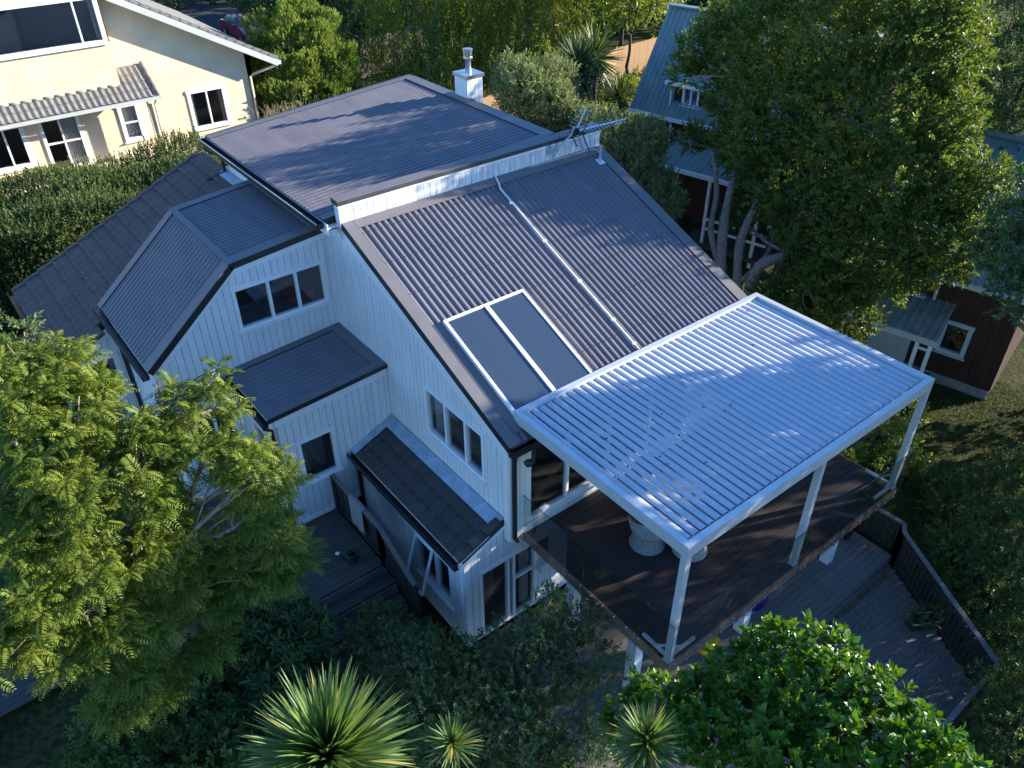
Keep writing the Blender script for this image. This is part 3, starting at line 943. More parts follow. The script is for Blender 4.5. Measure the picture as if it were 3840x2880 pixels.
# ================================================================ things on the roof
pc = (rp(0.41, 0.30), rp(2.22, 2.45))
sp = empty('solar_panel', rp(1.3, 1.4))
SPI = Matrix.Translation(-rp(1.3, 1.4))
tag(sp, 'pair of dark blue solar water panels in a white frame on the front roof', 'solar panel')
def sbar(x0, x1, y0, y1, lo, hi, name, m):
    o = MB().prism([rp(x0, y0, lo), rp(x1, y0, lo), rp(x1, y1, lo), rp(x0, y1, lo)], RN * (hi - lo)).build(name, m)
    return under(o, sp, SPI)
sbar(0.43, 1.30, 0.22, 2.43, 0.05, 0.105, 'panel', M['panel'])
sbar(1.35, 2.20, 0.22, 2.43, 0.05, 0.105, 'panel', M['panel'])
sbar(0.39, 0.445, 0.2, 2.46, 0.04, 0.125, 'frame_rail', M['trim'])
sbar(2.185, 2.235, 0.2, 2.46, 0.04, 0.125, 'frame_rail', M['trim'])
sbar(1.285, 1.365, 0.2, 2.42, 0.04, 0.135, 'frame_rail', M['trim'])
sbar(0.445, 2.185, 2.41, 2.46, 0.04, 0.125, 'frame_rail', M['trim'])
sbar(0.445, 1.285, 0.2, 0.24, 0.04, 0.125, 'frame_rail', M['trim'])
sbar(0.2, 0.39, 0.1, 2.5, 0.034, 0.046, 'flashing', M['flash'])

b = MB().tube([(3.62, 5.10, 4.50), (3.62, 5.05, 4.47), rp(3.58, 4.93, 0.06), rp(3.52, 4.8, 0.055), rp(3.49, 3.3, 0.05), rp(3.49, 0.38, 0.05)], 0.022, 8)
cond = b.build('conduit', M['whiteplastic'], None, True)
tag(cond, 'long white conduit running down the front roof below the parapet', 'pipe')
for y in (4.4, 3.3, 2.2, 1.2, 0.6):
    MB().prism([rp(3.45, y - 0.02, 0.034), rp(3.53, y - 0.02, 0.034), rp(3.53, y + 0.02, 0.034), rp(3.45, y + 0.02, 0.034)], RN * 0.042).build('clip', M['whiteplastic'], cond)
b = MB().tube([(4.6, 5.10, 4.47), (6.2, 5.09, 4.46), (6.42, 5.05, 4.47), (6.48, 4.95, 4.44), rp(6.46, 4.85, 0.03)], 0.014, 7)
tag(b.build('cable_duct', M['greyfascia'], None, True), 'thin grey cable duct along the foot of the parapet to the vent', 'pipe')
b = MB().tube([rp(6.33, 4.72, 0.0), rp(6.33, 4.72, 0.0) + Vector((0, 0, 0.40))], 0.036, 12)
vp = b.build('vent_pipe', M['lead'], None, False)
tag(vp, 'short pale vent pipe standing at the top right corner of the front roof', 'vent pipe')
MB().prism([rp(6.25, 4.63, 0.034), rp(6.41, 4.63, 0.034), rp(6.41, 4.80, 0.034), rp(6.25, 4.80, 0.034)], RN * 0.02).build('base_flange', M['whiteplastic'], vp)

# television antenna on a bracket on the parapet
an = empty('television_antenna', (5.12, 5.1, 4.72))
ANI = Matrix.Translation((-5.12, -5.1, -4.72))
an.scale = (1.22, 1.22, 1.22)
tag(an, 'grey television antenna with grid reflectors bracketed to the white parapet', 'antenna')
def ap(mb, name, m):
    return under(mb.build(name, m), an, ANI)
ap(MB().tube([(5.12, 5.10, 4.72), (5.18, 4.98, 4.74), (5.50, 4.92, 4.98), (5.54, 4.9, 5.12)], 0.018, 8), 'mast', M['lead'])
ap(MB().box(5.07, 5.17, 5.095, 5.12, 4.64, 4.82), 'bracket', M['lead'])
bm = MB().tube([(5.48, 4.9, 5.03), (6.86, 4.93, 4.97)], 0.013, 6)
ap(bm, 'boom', M['chrome'])
ap(MB().box(5.52, 5.62, 4.85, 4.95, 4.97, 5.09), 'junction_box', M['black'])
for k in range(13):
    x = 5.75 + k * 0.085
    z = 5.03 - (x - 5.48) * 0.043
    y = 4.9 + (x - 5.48) * 0.02
    e = MB()
    for dy in (-1, 1):
        e.tube([(x, y, z), (x - 0.02, y + dy * (0.16 - 0.004 * k), z + 0.02 * dy)], 0.006, 5)
    ap(e, 'director', M['chrome'])
for sgn in (1, -1):
    top = Vector((5.56, 4.9, 5.04))
    dirv = Vector((0.24, 0.0, 0.36 * sgn)) if sgn > 0 else Vector((0.20, 0.0, -0.40))
    for dy in (-0.17, 0.0, 0.17):
        q0 = top + Vector((0.02, dy, 0))
        ap(MB().tube([q0, q0 + dirv], 0.011 if dy else 0.014, 6), 'reflector_arm', M['black'] if dy else M['chrome'])
    for k in range(7):
        c = top + dirv * (0.12 + 0.14 * k)
        ap(MB().tube([c + Vector((0, -0.19, 0)), c + Vector((0, 0.19, 0))], 0.005, 5), 'reflector_rod', M['chrome'])
cb = [(5.56, 4.9, 5.0)]
for k in range(9):
    t = k / 8
    cb.append((5.5 - 0.25 * math.sin(t * 3.14) + 0.2 * t * 0 - 0.15 * t, 5.02 + 0.06 * t, 5.0 - 0.42 * math.sin(t * 3.0)))
ap(MB().tube(cb, 0.006, 5), 'cable', M['black'])

# ================================================================ upper deck with pergola and glass balustrade
dk = empty('upper_deck', (3.6, -1.8, 0))
DKI = Matrix.Translation((-3.6, 1.8, 0))
tag(dk, 'raised brown timber deck under the louvred pergola', 'deck')
x0, x1 = 0.36, 6.82
n = 26
pl = MB().box(-(x1 - x0) / 2, (x1 - x0) / 2, -0.066, 0.066, -0.03, 0).mesh('plank', M['deck'])
for i in range(n):
    link('plank', pl, dk, ((x0 + x1) / 2 - 3.6, -3.55 + i * 0.1385 + 1.8, random.uniform(-0.002, 0.001)))
def dkp(mb, name, m):
    return under(mb.build(name, m), dk, DKI)
dkp(MB().box(0.36, 6.82, -3.655, -3.625, -0.22, 0.004), 'fascia', M['copper'])
dkp(MB().box(0.33, 0.357, -3.655, 0.02, -0.22, 0.004), 'fascia', M['copper'])
dkp(MB().box(6.823, 6.85, -3.655, 0.02, -0.22, 0.004), 'fascia', M['copper'])
for y in (-3.3, -2.4, -1.5, -0.6):
    dkp(MB().box(0.37, 6.81, y - 0.025, y + 0.025, -0.2, -0.032), 'joist', M['deckgrey'])
for (x, y) in ((0.62, -1.12), (0.62, -2.72), (3.6, -1.12), (3.6, -2.9), (6.5, -2.9), (6.5, -1.12)):
    dkp(MB().box(x - 0.1, x + 0.1, y - 0.1, y + 0.1, -2.54, -0.201), 'support_post', M['white'])

pg = empty('pergola', (3.6, -1.65, 0))
PGI = Matrix.Translation((-3.6, 1.65, 0))
tag(pg, 'silver aluminium louvre pergola standing over the upper deck', 'pergola')
def pgp(mb, name, m):
    return under(mb.build(name, m), pg, PGI)
PX0, PX1, PY0, PY1, PZ = 0.363, 6.816, -3.618, 0.331, 2.65
pgp(MB().box(PX0, PX0 + 0.11, PY0 + 0.112, PY1 - 0.112, PZ - 0.22, PZ), 'beam', M['alu'])
pgp(MB().box(PX1 - 0.11, PX1, PY0 + 0.112, PY1 - 0.112, PZ - 0.22, PZ), 'beam', M['alu'])
pgp(MB().box(PX0, PX1, PY0, PY0 + 0.11, PZ - 0.22, PZ + 0.002), 'beam', M['alu'])
pgp(MB().box(PX0, PX1, PY1 - 0.11, PY1, PZ - 0.22, PZ + 0.002), 'beam', M['alu'])
for x in (PX0 + 0.055, 3.62, PX1 - 0.055):
    pgp(MB().box(x - 0.055, x + 0.055, PY0 + 0.002, PY0 + 0.108, 0.003, PZ - 0.222), 'post', M['alu'])
    pgp(MB().box(x - 0.07, x + 0.07, PY0 - 0.01, PY0 + 0.125, 0.003, 0.012), 'base_plate', M['alu'])
for (bx, s) in ((PX0 + 0.055, 1), (PX1 - 0.055, -1)):      # corner braces at the feet
    e = MB()
    e.beam((bx + s * 0.06, PY0 + 0.06, 0.06), (bx + s * 0.60, PY0 + 0.055, 0.06), 0.05, 0.05)
    e.beam((bx + s * 0.06, PY0 + 0.06, 0.30), (bx + s * 0.30, PY0 + 0.056, 0.075), 0.035, 0.035)
    pgp(e, 'brace', M['alu'])
    e = MB()
    e.beam((bx, PY0 + 0.115, 0.06), (bx, PY0 + 0.62, 0.06), 0.05, 0.05)
    e.beam((bx, PY0 + 0.115, 0.30), (bx, PY0 + 0.32, 0.075), 0.035, 0.035)
    pgp(e, 'brace', M['alu'])
# louvres: curved blades running front to back
prof = []
for k in range(9):
    t = k / 8
    prof.append((-0.082 + 0.164 * t, 0.034 * math.sin(t * math.pi * 1.0) + 0.012 * (t > 0.93) - 0.016 * (t < 0.06)))
def blade(tilt):
    mb = MB()
    L0, L1 = PY0 + 0.165, PY1 - 0.125
    c, s = math.cos(tilt), math.sin(tilt)
    top = [(x * c - z * s, x * s + z * c) for x, z in prof]
    bot = [(x * c - (z - 0.016) * s, x * s + (z - 0.016) * c) for x, z in prof]
    ring = top + bot[::-1]
    n = len(ring)
    vs = [(x, L0, z) for x, z in ring] + [(x, L1, z) for x, z in ring]
    mb.add(vs, [(i, (i + 1) % n, n + (i + 1) % n, n + i) for i in range(n)] + [tuple(range(n))[::-1], tuple(range(n, 2 * n))])
    return mb.mesh('louvre', M['louvre'])
nl = 38
for i in range(nl):
    x = PX0 + 0.215 + i * 0.1635
    t = i / nl
    tilt = R(-25 + 11 * min(1, t * 1.6))
    if i == 0 or i % 6 == 0:
        bl = blade(tilt)
    link('louvre', bl, pg, (x - 3.6, 1.65, PZ - 0.085))
mbx = MB()
e = MB().tube([(1.95, -0.25, 2.4), (1.95, -0.25, 2.0)], 0.004, 5)
e.lathe([(0.02, 0.12), (0.075, 0.0), (0.07, -0.01)], (1.95, -0.25, 1.88), 12)
pend = e.build('hanging_lamp', M['lead'])
tag(pend, 'small grey pendant lamp hanging from the pergola near the glass doors', 'lamp')

bal = empty('glass_balustrade', (3.6, -3.665, 0))
BLI = Matrix.Translation((-3.6, 3.665, 0))
tag(bal, 'frameless glass balustrade bolted to the deck edge', 'balustrade')
def blp(mb, name, m):
    return under(mb.build(name, m), bal, BLI)
GX = [0.325, 1.97, 3.62, 5.25, 6.875]
for a, c in zip(GX[:-1], GX[1:]):
    blp(MB().box(a + 0.006, c - 0.006, -3.700, -3.688, -0.185, 0.995), 'glass_panel', M['rail'])
    blp(MB().box(a + 0.006, c - 0.006, -3.700, -3.688, 0.9955, 1.0), 'glass_edge', M['railedge'])
    blp(MB().box(c - 0.0055, c - 0.002, -3.700, -3.688, -0.185, 0.995), 'glass_edge', M['railedge'])
GY = [0.15, -1.66, -3.68]
for a, c in zip(GY[:-1], GY[1:]):
    for xx in (0.288, 6.882):
        blp(MB().box(xx, xx + 0.012, c + 0.006, a - 0.006, -0.185, 0.995), 'glass_panel', M['rail'])
        blp(MB().box(xx, xx + 0.012, c + 0.006, a - 0.006, 0.9955, 1.0), 'glass_edge', M['railedge'])
        blp(MB().box(xx, xx + 0.012, c + 0.002, c + 0.0055, -0.185, 0.995), 'glass_edge', M['railedge'])
sm = MB().tube([(0, 0, 0), (0, -0.055, 0)], 0.021, 10).mesh('standoff', M['steel'])
sm2 = MB().tube([(0, 0, 0), (-0.055, 0, 0)], 0.021, 10).mesh('standoff', M['steel'])
for z in (0.03, -0.10):
    for i in range(23):
        link('standoff', sm, bal, (0.42 + i * 0.285 - 3.6, -3.656 + 3.665, z - 0.02))
    for i in range(12):
        link('standoff', sm2, bal, (0.332 - 3.6, -0.19 - 0.28 * i + 3.665, z - 0.02))

# wicker tub chairs and table
def tub_chair(loc, rz, label):
    t = empty('wicker_chair', loc, rz)
    tag(t, label, 'chair', 'wicker chairs on the upper deck')
    b = MB()
    nn = 24
    rings = [(0.30, 0.0), (0.33, 0.03), (0.27, 0.16), (0.24, 0.28), (0.28, 0.36), (0.33, 0.42)]
    b.lathe(rings, n=6 * 4)
    b.build('base', M['wicker'], t, False)
    b = MB().lathe([(0.0, 0.40), (0.29, 0.40), (0.31, 0.43), (0.29, 0.46), (0.0, 0.46)], n=24)
    b.build('seat', M['wicker'], t, True)
    b = MB()
    vs, fs = [], []
    for i in range(nn + 1):
        a = R(-20 + 220 * i / nn)
        hgt = 0.62 + 0.18 * math.sin(math.pi * i / nn)
        for (r, z) in ((0.33, 0.42), (0.37, 0.42 + (hgt - 0.42) * 0.6), (0.39, hgt), (0.35, hgt), (0.33, 0.42 + (hgt - 0.42) * 0.6), (0.30, 0.44)):
            vs.append((r * math.cos(a), r * math.sin(a), z))
    for i in range(nn):
        for j in range(5):
            fs.append((i * 6 + j, (i + 1) * 6 + j, (i + 1) * 6 + j + 1, i * 6 + j + 1))
    b.add(vs, fs)
    b.build('backrest', M['wicker'], t, True)
    b = MB()
    b.tube([(0.37 * math.cos(R(-20 + 220 * i / nn)), 0.37 * math.sin(R(-20 + 220 * i / nn)), 0.625 + 0.18 * math.sin(math.pi * i / nn)) for i in range(nn + 1)], 0.028, 8)
    b.build('rim', M['wicker'], t, True)
    return t
tub_chair((1.92, -1.62, 0.004), R(150), 'grey wicker tub chair nearest the left glass panels under the pergola')
tub_chair((2.42, -2.2, 0.004), R(200), 'grey wicker tub chair behind the front left pergola post')
tub_chair((2.75, -0.75, 0.004), R(20), 'grey wicker tub chair near the house doors under the louvres')
tb = empty('round_table', (2.75, -1.5, 0.004))
tag(tb, 'round glass topped wicker table between the tub chairs', 'table')
MB().lathe([(0.30, 0), (0.22, 0.3), (0.24, 0.6), (0.35, 0.70)], n=20).build('pedestal', M['wicker'], tb, True)
MB().lathe([(0.0, 0.70), (0.55, 0.70), (0.55, 0.72), (0.0, 0.72)], n=28).build('table_top', M['wicker'], tb)

# ================================================================ lower decks, steps, fences
def plank_deck(name, label, X0, X1, Y0, Y1, z, wid, m, clipf=None, skirt=None):
    t = empty(name, ((X0 + X1) / 2, (Y0 + Y1) / 2, z))
    tag(t, label, 'deck')
    y = Y0
    shared = {}
    while y < Y1 - 0.02:
        yb = min(y + wid, Y1)
        a, c = (X0, X1) if clipf is None else clipf((y + yb) / 2)
        if c - a > 0.1:
            key = (round(a, 2), round(c, 2), round(yb - y, 3))
            if key not in shared:
                shared[key] = MB().box(-(c - a) / 2, (c - a) / 2, -(yb - y) / 2 + 0.003, (yb - y) / 2 - 0.003, -0.03, 0).mesh('plank', M[m])
            link('plank', shared[key], t, ((a + c) / 2 - (X0 + X1) / 2, (y + yb) / 2 - (Y0 + Y1) / 2, random.uniform(-0.003, 0.001)))
        y = yb
    return t
ld = plank_deck('lower_deck', 'weathered timber deck below the raised deck at ground level', -0.9, 7.75, -3.70, 0.10, -2.53, 0.14, 'deckgrey')
MB().box(-4.32, 4.32, -1.93, -1.905, -0.26, 0.012).build('edge_board', M['deckgrey'], ld)
def lowclip(y):
    t = (y + 3.72) / (-6.62 + 3.72)
    return (-0.5, 7.72 - 1.62 * t)
l2 = plank_deck('sunken_deck', 'leaf strewn lower timber deck inside the dark picket fence', -0.5, 7.72, -6.62, -3.74, -2.74, 0.14, 'deckgrey', lowclip)

en = plank_deck('entry_deck', 'dark stained entry deck with steps beside the porch', -5.2, -1.62, 2.05, 4.02, -1.31, 0.14, 'deckdark')
def enclip(y):
    return (-5.2, -2.56)
en2 = plank_deck('side_deck', 'dark stained deck beside the left porch wall', -5.2, -2.56, 4.06, 6.0, -1.312, 0.14, 'deckdark')
ENI = Matrix.Translation((3.41, -3.035, 1.31))
for k, (yf, yb, z) in enumerate(((1.70, 2.05, -1.56), (1.35, 1.70, -1.82), (1.0, 1.35, -2.1), (0.65, 1.0, -2.38))):
    xl = -3.6 + 0.1 * k
    under(MB().box(xl, -1.58, yf, yb - 0.003, z - 0.04, z).build('step_tread', M['deckdark']), en, ENI)
    under(MB().box(xl, -1.58, yb - 0.03, yb - 0.004, z + 0.001, z + 0.21).build('step_riser', M['deckgrey']), en, ENI)
under(MB().box(xl, -1.58, 0.65, 0.68, -2.75, -2.421).build('step_riser', M['deckdark']), en, ENI)
under(MB().box(-5.2, -3.62, 2.02, 2.045, -2.7, -1.345).build('skirt', M['deckdark']), en, ENI)
under(MB().box(-1.645, -1.62, 0.68, 4.0, -2.7, -2.42).build('skirt', M['deckdark']), en, ENI)
b = MB().box(-5.18, -5.12, 2.06, 6.0, -2.7, -1.35)
under(b.build('skirt', M['deckdark']), en, ENI)

def picket_fence(name, label, pts, zb, h, pitch=0.11, wd=0.07, m='darkwood', rails=True, group=None, ztops=None):
    base = Vector((pts[0][0], pts[0][1], zb))
    t = empty(name, base)
    tag(t, label, 'fence', group)
    me = {}
    for k, (p, q) in enumerate(zip(pts[:-1], pts[1:])):
        p, q = Vector((p[0], p[1], 0)), Vector((q[0], q[1], 0))
        d = q - p
        ln = d.length
        ang = math.atan2(d.y, d.x)
        za, zc = (h, h) if ztops is None else (ztops[k], ztops[k + 1])
        if rails:
            for zz, hh, ww in ((0, 0.04, 0.09), (-0.16, 0.07, 0.035), (None, 0.07, 0.035)):
                za_, zc_ = (za + zz, zc + zz) if zz is not None else (za - h + 0.12, zc - h + 0.12)
                e = MB().beam(p + Vector((0, 0, zb + za_)) - base, q + Vector((0, 0, zb + zc_)) - base, ww, hh)
                e.build('rail', M['deckgrey' if zz == 0 else m], t)
        nn = int(ln / pitch)
        off = Vector((-d.y, d.x, 0)).normalized() * 0.03
        for i in range(nn):
            f = (i + 0.5) / nn
            c = p + d * f + off
            hh = za + (zc - za) * f - 0.02
            lo = hh - h + 0.04
            key = round(hh - lo, 2)
            if key not in me:
                me[key] = MB().box(-wd / 2, wd / 2, -0.009, 0.009, 0, key).mesh('paling', M[m])
            o = link('paling', me[key], t, (c.x - base.x, c.y - base.y, lo), (0, R(random.uniform(-0.6, 0.6)), ang))
        for e_ in (p, q):
            zt = za if e_ is p else zc
            MB().box(e_.x - base.x - 0.045, e_.x - base.x + 0.045, e_.y - base.y - 0.045, e_.y - base.y + 0.045, zt - h - 0.1, zt - 0.022).build('post', M[m], t)
    return t
picket_fence('picket_fence', 'dark stained picket fence round the sunken deck at right', [(7.94, -2.2), (7.98, -3.66), (7.76, -3.78), (6.10, -6.62), (3.2, -6.66)], -2.74, 1.0, 0.13, 0.075)
picket_fence('stair_balustrade', 'dark picket railing beside the entry steps', [(-1.60, 3.95), (-1.60, 2.05), (-1.58, 0.9)], -1.31, 1.0, 0.11, 0.07, ztops=[1.02, 1.02, 0.38])
# towel over the railing
b = MB()
vs = []
for i in range(9):
    y = 2.62 + 0.07 * i
    wv = 0.012 * math.sin(i * 1.7)
    for (dx, z) in ((-0.075 + wv, -0.95), (-0.07 + wv, -0.6), (-0.062, -0.3), (-0.05, -0.262), (0.05, -0.262), (0.062, -0.3), (0.07 - wv, -0.75)):
        vs.append((-1.60 + dx, y, z))
b.add(vs, [(i * 7 + j, (i + 1) * 7 + j, (i + 1) * 7 + j + 1, i * 7 + j + 1) for i in range(8) for j in range(6)])
tag(b.build('towel', M['towel'], None, True), 'grey towel hung over the stair railing', 'towel')
# watering can
wc = empty('watering_can', (-2.08, 2.5, -1.31))
tag(wc, 'dark green watering can with a white rose on the entry deck', 'watering can')
MB().lathe([(0, 0), (0.10, 0), (0.11, 0.03), (0.105, 0.20), (0.09, 0.22)], n=16).build('body', M['greenplastic'], wc, True)
MB().tube([(-0.08, 0.03, 0.06), (-0.16, 0.09, 0.14), (-0.21, 0.14, 0.22)], [0.02, 0.015, 0.012], 8).build('spout', M['greenplastic'], wc, True)
MB().lathe([(0.015, 0), (0.045, 0.03), (0.0, 0.035)], (-0.22, 0.15, 0.21), 12).build('rose', M['whiteplastic'], wc)
MB().tube([(0.10, -0.03, 0.05), (0.17, -0.06, 0.12), (0.14, -0.05, 0.24), (0.0, 0.0, 0.27), (-0.06, 0.02, 0.21)], 0.012, 8).build('handle', M['greenplastic'], wc, True)
# swing seats hanging under the deck edge
def swing(loc, m, label):
    t = empty('swing', loc)
    tag(t, label, 'swing', 'swings hanging below the deck')
    vs = []
    for i in range(13):
        u = i / 12
        x = -0.26 + 0.52 * u
        z = 0.16 * (2 * u - 1) ** 2
        vs += [(x, -0.09, z + 0.01), (x, 0.09, z + 0.01), (x, 0.09, z - 0.008), (x, -0.09, z - 0.008)]
    b = MB().add(vs, [(i * 4 + j, (i + 1) * 4 + j, (i + 1) * 4 + (j + 1) % 4, i * 4 + (j + 1) % 4) for i in range(12) for j in range(4)] + [(3, 2, 1, 0), (48, 49, 50, 51)])
    b.build('seat', m, t, False)
    for s in (-1, 1):
        MB().tube([(0.25 * s, 0, 0.16), (0.25 * s, 0, -0.2 - loc[2])], 0.006, 5).build('chain', M['steel'], t)
swing((2.35, -3.02, -2.0), M['yellow'], 'yellow plastic swing seat hanging under the deck edge')
swing((3.88, -2.98, -2.0), M['blue'], 'dark blue plastic swing seat hanging under the deck edge')
# planter trough and pots on the lower decks
tr = empty('planter_trough', (6.72, -5.06, -2.74), R(-30))
tag(tr, 'pale rimmed planter trough beside the picket fence', 'planter')
b = MB()
for (a, c, d, e) in ((-0.28, 0.28, -0.12, -0.10), (-0.28, 0.28, 0.10, 0.12), (-0.28, -0.26, -0.10, 0.10), (0.26, 0.28, -0.10, 0.10)):
    b.box(a, c, d, e, 0, 0.22)
b.box(-0.26, 0.26, -0.10, 0.10, 0.0, 0.16)
b.build('box', M['greenplastic'], tr)
b = MB().tube([(-0.29, -0.13, 0.22), (0.29, -0.13, 0.22), (0.29, 0.13, 0.22), (-0.29, 0.13, 0.22), (-0.29, -0.13, 0.22)], 0.012, 6)
b.build('rim', M['lead'], tr)
def pot(loc, r, m, label):
    t = empty('plant_pot', loc)
    tag(t, label, 'plant pot', 'pots on the lower deck')
    MB().lathe([(0, 0), (r * 0.7, 0), (r, r * 1.6), (r * 1.08, r * 1.6), (r * 1.08, r * 1.75), (r * 0.9, r * 1.75), (r * 0.85, r * 1.4), (0, r * 1.4)], n=16).build('pot', m, t)
    return t
pot((7.45, -2.75, -2.53), 0.15, M['black'], 'black plant pot in the far corner of the lower deck')
pot((7.5, -3.3, -2.53), 0.07, M['terracotta'], 'tiny terracotta pot near the edge of the lower deck')
# boardwalk at the bottom left
bw = plank_deck('boardwalk', 'grey timber boardwalk at the lower left below the feathery tree', -13.0, -6.6, 4.3, 6.6, -2.55, 0.14, 'deckdark')

# ================================================================ cream stucco house at the upper left
cr = empty('stucco_house', (0.0, 27.0, -1.0))
CRI = Matrix.Translation((0, -27.0, 1.0))
tag(cr, 'cream stucco house with grey tiled gable roof behind the hedge', 'house')
def cp(o):
    return under(o, cr, CRI)
def solid_wall(fr, poly, openings, m, th=0.2, name='wall'):
    mb = MB()
    amin, amax = min(p[0] for p in poly), max(p[0] for p in poly)
    cuts = sorted({amin, amax} | {x for o in openings for x in o[:2]})
    for x0, x1 in zip(cuts[:-1], cuts[1:]):
        for q in strip_pieces(poly, x0, x1, openings):
            mb.prism([fr.p(a, z, -th) for a, z in q], fr.n * th)
    return mb.build(name, m)
rsl = (5.33 - 2.45) / (2.0 - 7.28)     # roof slope in x
def rz_(x):
    return 2.50 + (x - 7.28) * rsl
cw = Fr((0, 25.0, 0), (1, 0, 0), YN)
W1 = (3.52, 5.0, 0.25, 1.76)
W2 = (0.80, 1.52, 0.47, 1.85)
cp(solid_wall(cw, [(1.0, -1.3), (6.27, -1.3), (6.27, rz_(6.27) - 0.14), (1.0, rz_(1.0) - 0.14)], [W1], M['cream']))
cp(window(None, cw, *W1, mull=(4.26,), fw=0.11, proud=0.04, depth=1.2, curtain=[(3.6, 3.75), (4.8, 4.92)]))
side = Fr((6.27, 25.0, 0), (0, 1, 0), XP)
cp(solid_wall(side, [(0, -1.3), (10, -1.3), (10, 2.92), (0, 2.92)], [], M['cream']))
# lower wall under the porch roof
lwf = Fr((0, 24.7, 0), (1, 0, 0), YN)
WD = (-1.92, -0.62, -0.02, 1.92)
W3 = (-3.75, -2.46, 0.36, 1.86)
cp(solid_wall(lwf, [(-9, -1.3), (1.7, -1.3), (1.7, 2.55), (-9, 2.55)], [W2, WD, W3], M['cream']))
cp(window(None, lwf, *WD, mull=(-1.27,), rail=((-1.85, -1.3, 0.95), (-1.24, -0.68, 0.95)), fw=0.08, proud=0.05, sill=False, name='french_door', depth=1.0, curtain=[(-1.22, -0.68)]))
cp(window(None, lwf, *W2, rail=((0.86, 1.46, 1.15),), fw=0.11, proud=0.05, depth=0.9, curtain=[(0.9, 1.44)]))
cp(window(None, lwf, *W3, mull=(-3.1,), fw=0.12, proud=0.05, depth=1.2))
# projecting upper bay
bf = Fr((0, 24.3, 0), (1, 0, 0), YN)
WB = (-4.2, 1.0, 4.10, 5.62)
cp(solid_wall(bf, [(-9, 2.55), (1.06, 2.55), (1.06, rz_(1.06) - 0.14), (-2.5, rz_(-2.5) - 0.14), (-9, rz_(-2.5) - 0.14)], [WB], M['cream'], 0.18))
cp(MB().box(0.9, 1.06, 24.48, 25.0, 2.55, rz_(1.06) - 0.2).build('bay_return', M['cream']))
cp(window(None, bf, *WB, mull=(0.24,), fw=0.10, proud=0.05, depth=1.5, curtain=[(0.78, 0.92)]))
# gable roof
ra = math.atan(rsl)
rd = Vector((-math.cos(ra), 0, -math.sin(ra)))       # up-slope towards the left
rnn = Vector((-math.sin(ra), 0, math.cos(ra)))
if rnn.z < 0:
    rnn = -rnn
e0 = Vector((7.28, 0, 2.45))
rl_ = 11.2
c = [e0 + Vector((0, 24.42, 0)), e0 + Vector((0, 36, 0)), e0 + Vector((0, 36, 0)) + rd * rl_, e0 + Vector((0, 24.42, 0)) + rd * rl_]
cro = cp(slab(c, rnn, 0.10).build('roof', M['creamtile']))
slab([k - rnn * 0.103 for k in c], rnn, 0.012).build('soffit', M['trim'], cro)
b = MB().prism([c[0] - Vector((0, 0.03, 0)) - rnn * 0.02, c[3] - Vector((0, 0.03, 0)) - rnn * 0.02, c[3] - Vector((0, 0.03, 0)) - rnn * 0.24, c[0] - Vector((0, 0.03, 0)) - rnn * 0.24], (0, 0.03, 0))
b.build('barge_board', M['greyfascia'], cro)
for i in range(26):
    p = e0 + Vector((0, 24.47, 0)) + rd * (0.36 * i + 0.1) + rnn * 0.05
    b = MB().beam(p + rnn * 0.03, p + rd * 0.375, 0.2, 0.07, rnn)
    b.build('verge_tile', M['creamtile'], cro)
b = MB().box(7.2, 7.34, 24.42, 35, 2.28, 2.42)
b.build('gutter', M['greyfascia'], cro)
b = MB().tube([(7.24, 24.6, 2.28), (7.2, 24.7, 2.2), (6.35, 24.85, 2.0), (6.14, 24.93, 1.9), (6.14, 24.93, -1.2)], 0.05, 8)
cp(b.build('downpipe', M['cream']))
# porch roof of loose tiles
pgl = Vector((0, 23.66, 2.22))
pup = Vector((0, math.cos(R(34)), math.sin(R(34))))
pnn = Vector((0, -math.sin(R(34)), math.cos(R(34))))
por = cp(slab([Vector((-9, 23.7, 2.2)), Vector((2.15, 23.7, 2.2)), Vector((2.15, 23.7, 2.2)) + pup * 1.55, Vector((1.1, 23.7, 2.2)) + pup * 1.55, Vector((1.1, 23.7, 2.2)) + pup * 0.74, Vector((-9, 23.7, 2.2)) + pup * 0.74], pnn, 0.05).build('porch_roof', M['creamtile']))
ptm = tile_mesh('tile', M['creamtile'], 0.215, 0.37, 1, 0.035, 0.02)
for j in range(26):
    x = 2.05 - 0.215 * (j + 1)
    for i in range(4 if x > 1.0 else 2):
        top = Vector((x + 0.2, 23.70, 2.2)) + pup * (0.37 * (i + 1)) + pnn * 0.015
        o = link('tile', ptm, por)
        D, A = -pup, Vector((-1, 0, 0))
        Z = D.cross(A)
        if Z.dot(pnn) < 0:
            A = -A
            Z = D.cross(A)
            top = top - Vector((0.2, 0, 0))
        o.matrix_local = CRI @ Matrix(((D.x, A.x, Z.x, top.x), (D.y, A.y, Z.y, top.y), (D.z, A.z, Z.z, top.z), (0, 0, 0, 1))) if False else Matrix(((D.x, A.x, Z.x, top.x), (D.y, A.y, Z.y, top.y), (D.z, A.z, Z.z, top.z), (0, 0, 0, 1)))
for j in range(12):
    x = 0.95 - 0.36 * (j + 1)
    p = Vector((x, 23.7, 2.2)) + pup * 0.72 + pnn * 0.05
    MB().tube([p, p + Vector((0.36, 0, 0))], [0.05, 0.045], 6).build('ridge_tile', M['moss'], por, True)
for i in range(4):
    p = Vector((2.10, 23.7, 2.2)) + pup * (0.38 * i) + pnn * 0.05
    MB().tube([p, p + pup * 0.40], [0.085, 0.07], 8).build('verge_tile', M['creamtile'], por, True)
MB().box(-9, 2.18, 23.56, 23.67, 2.08, 2.19).build('gutter', M['greyfascia'], por)
cp(MB().box(1.68, 1.84, 23.85, 24.0, -0.6, 2.12).build('porch_post', M['cream']))
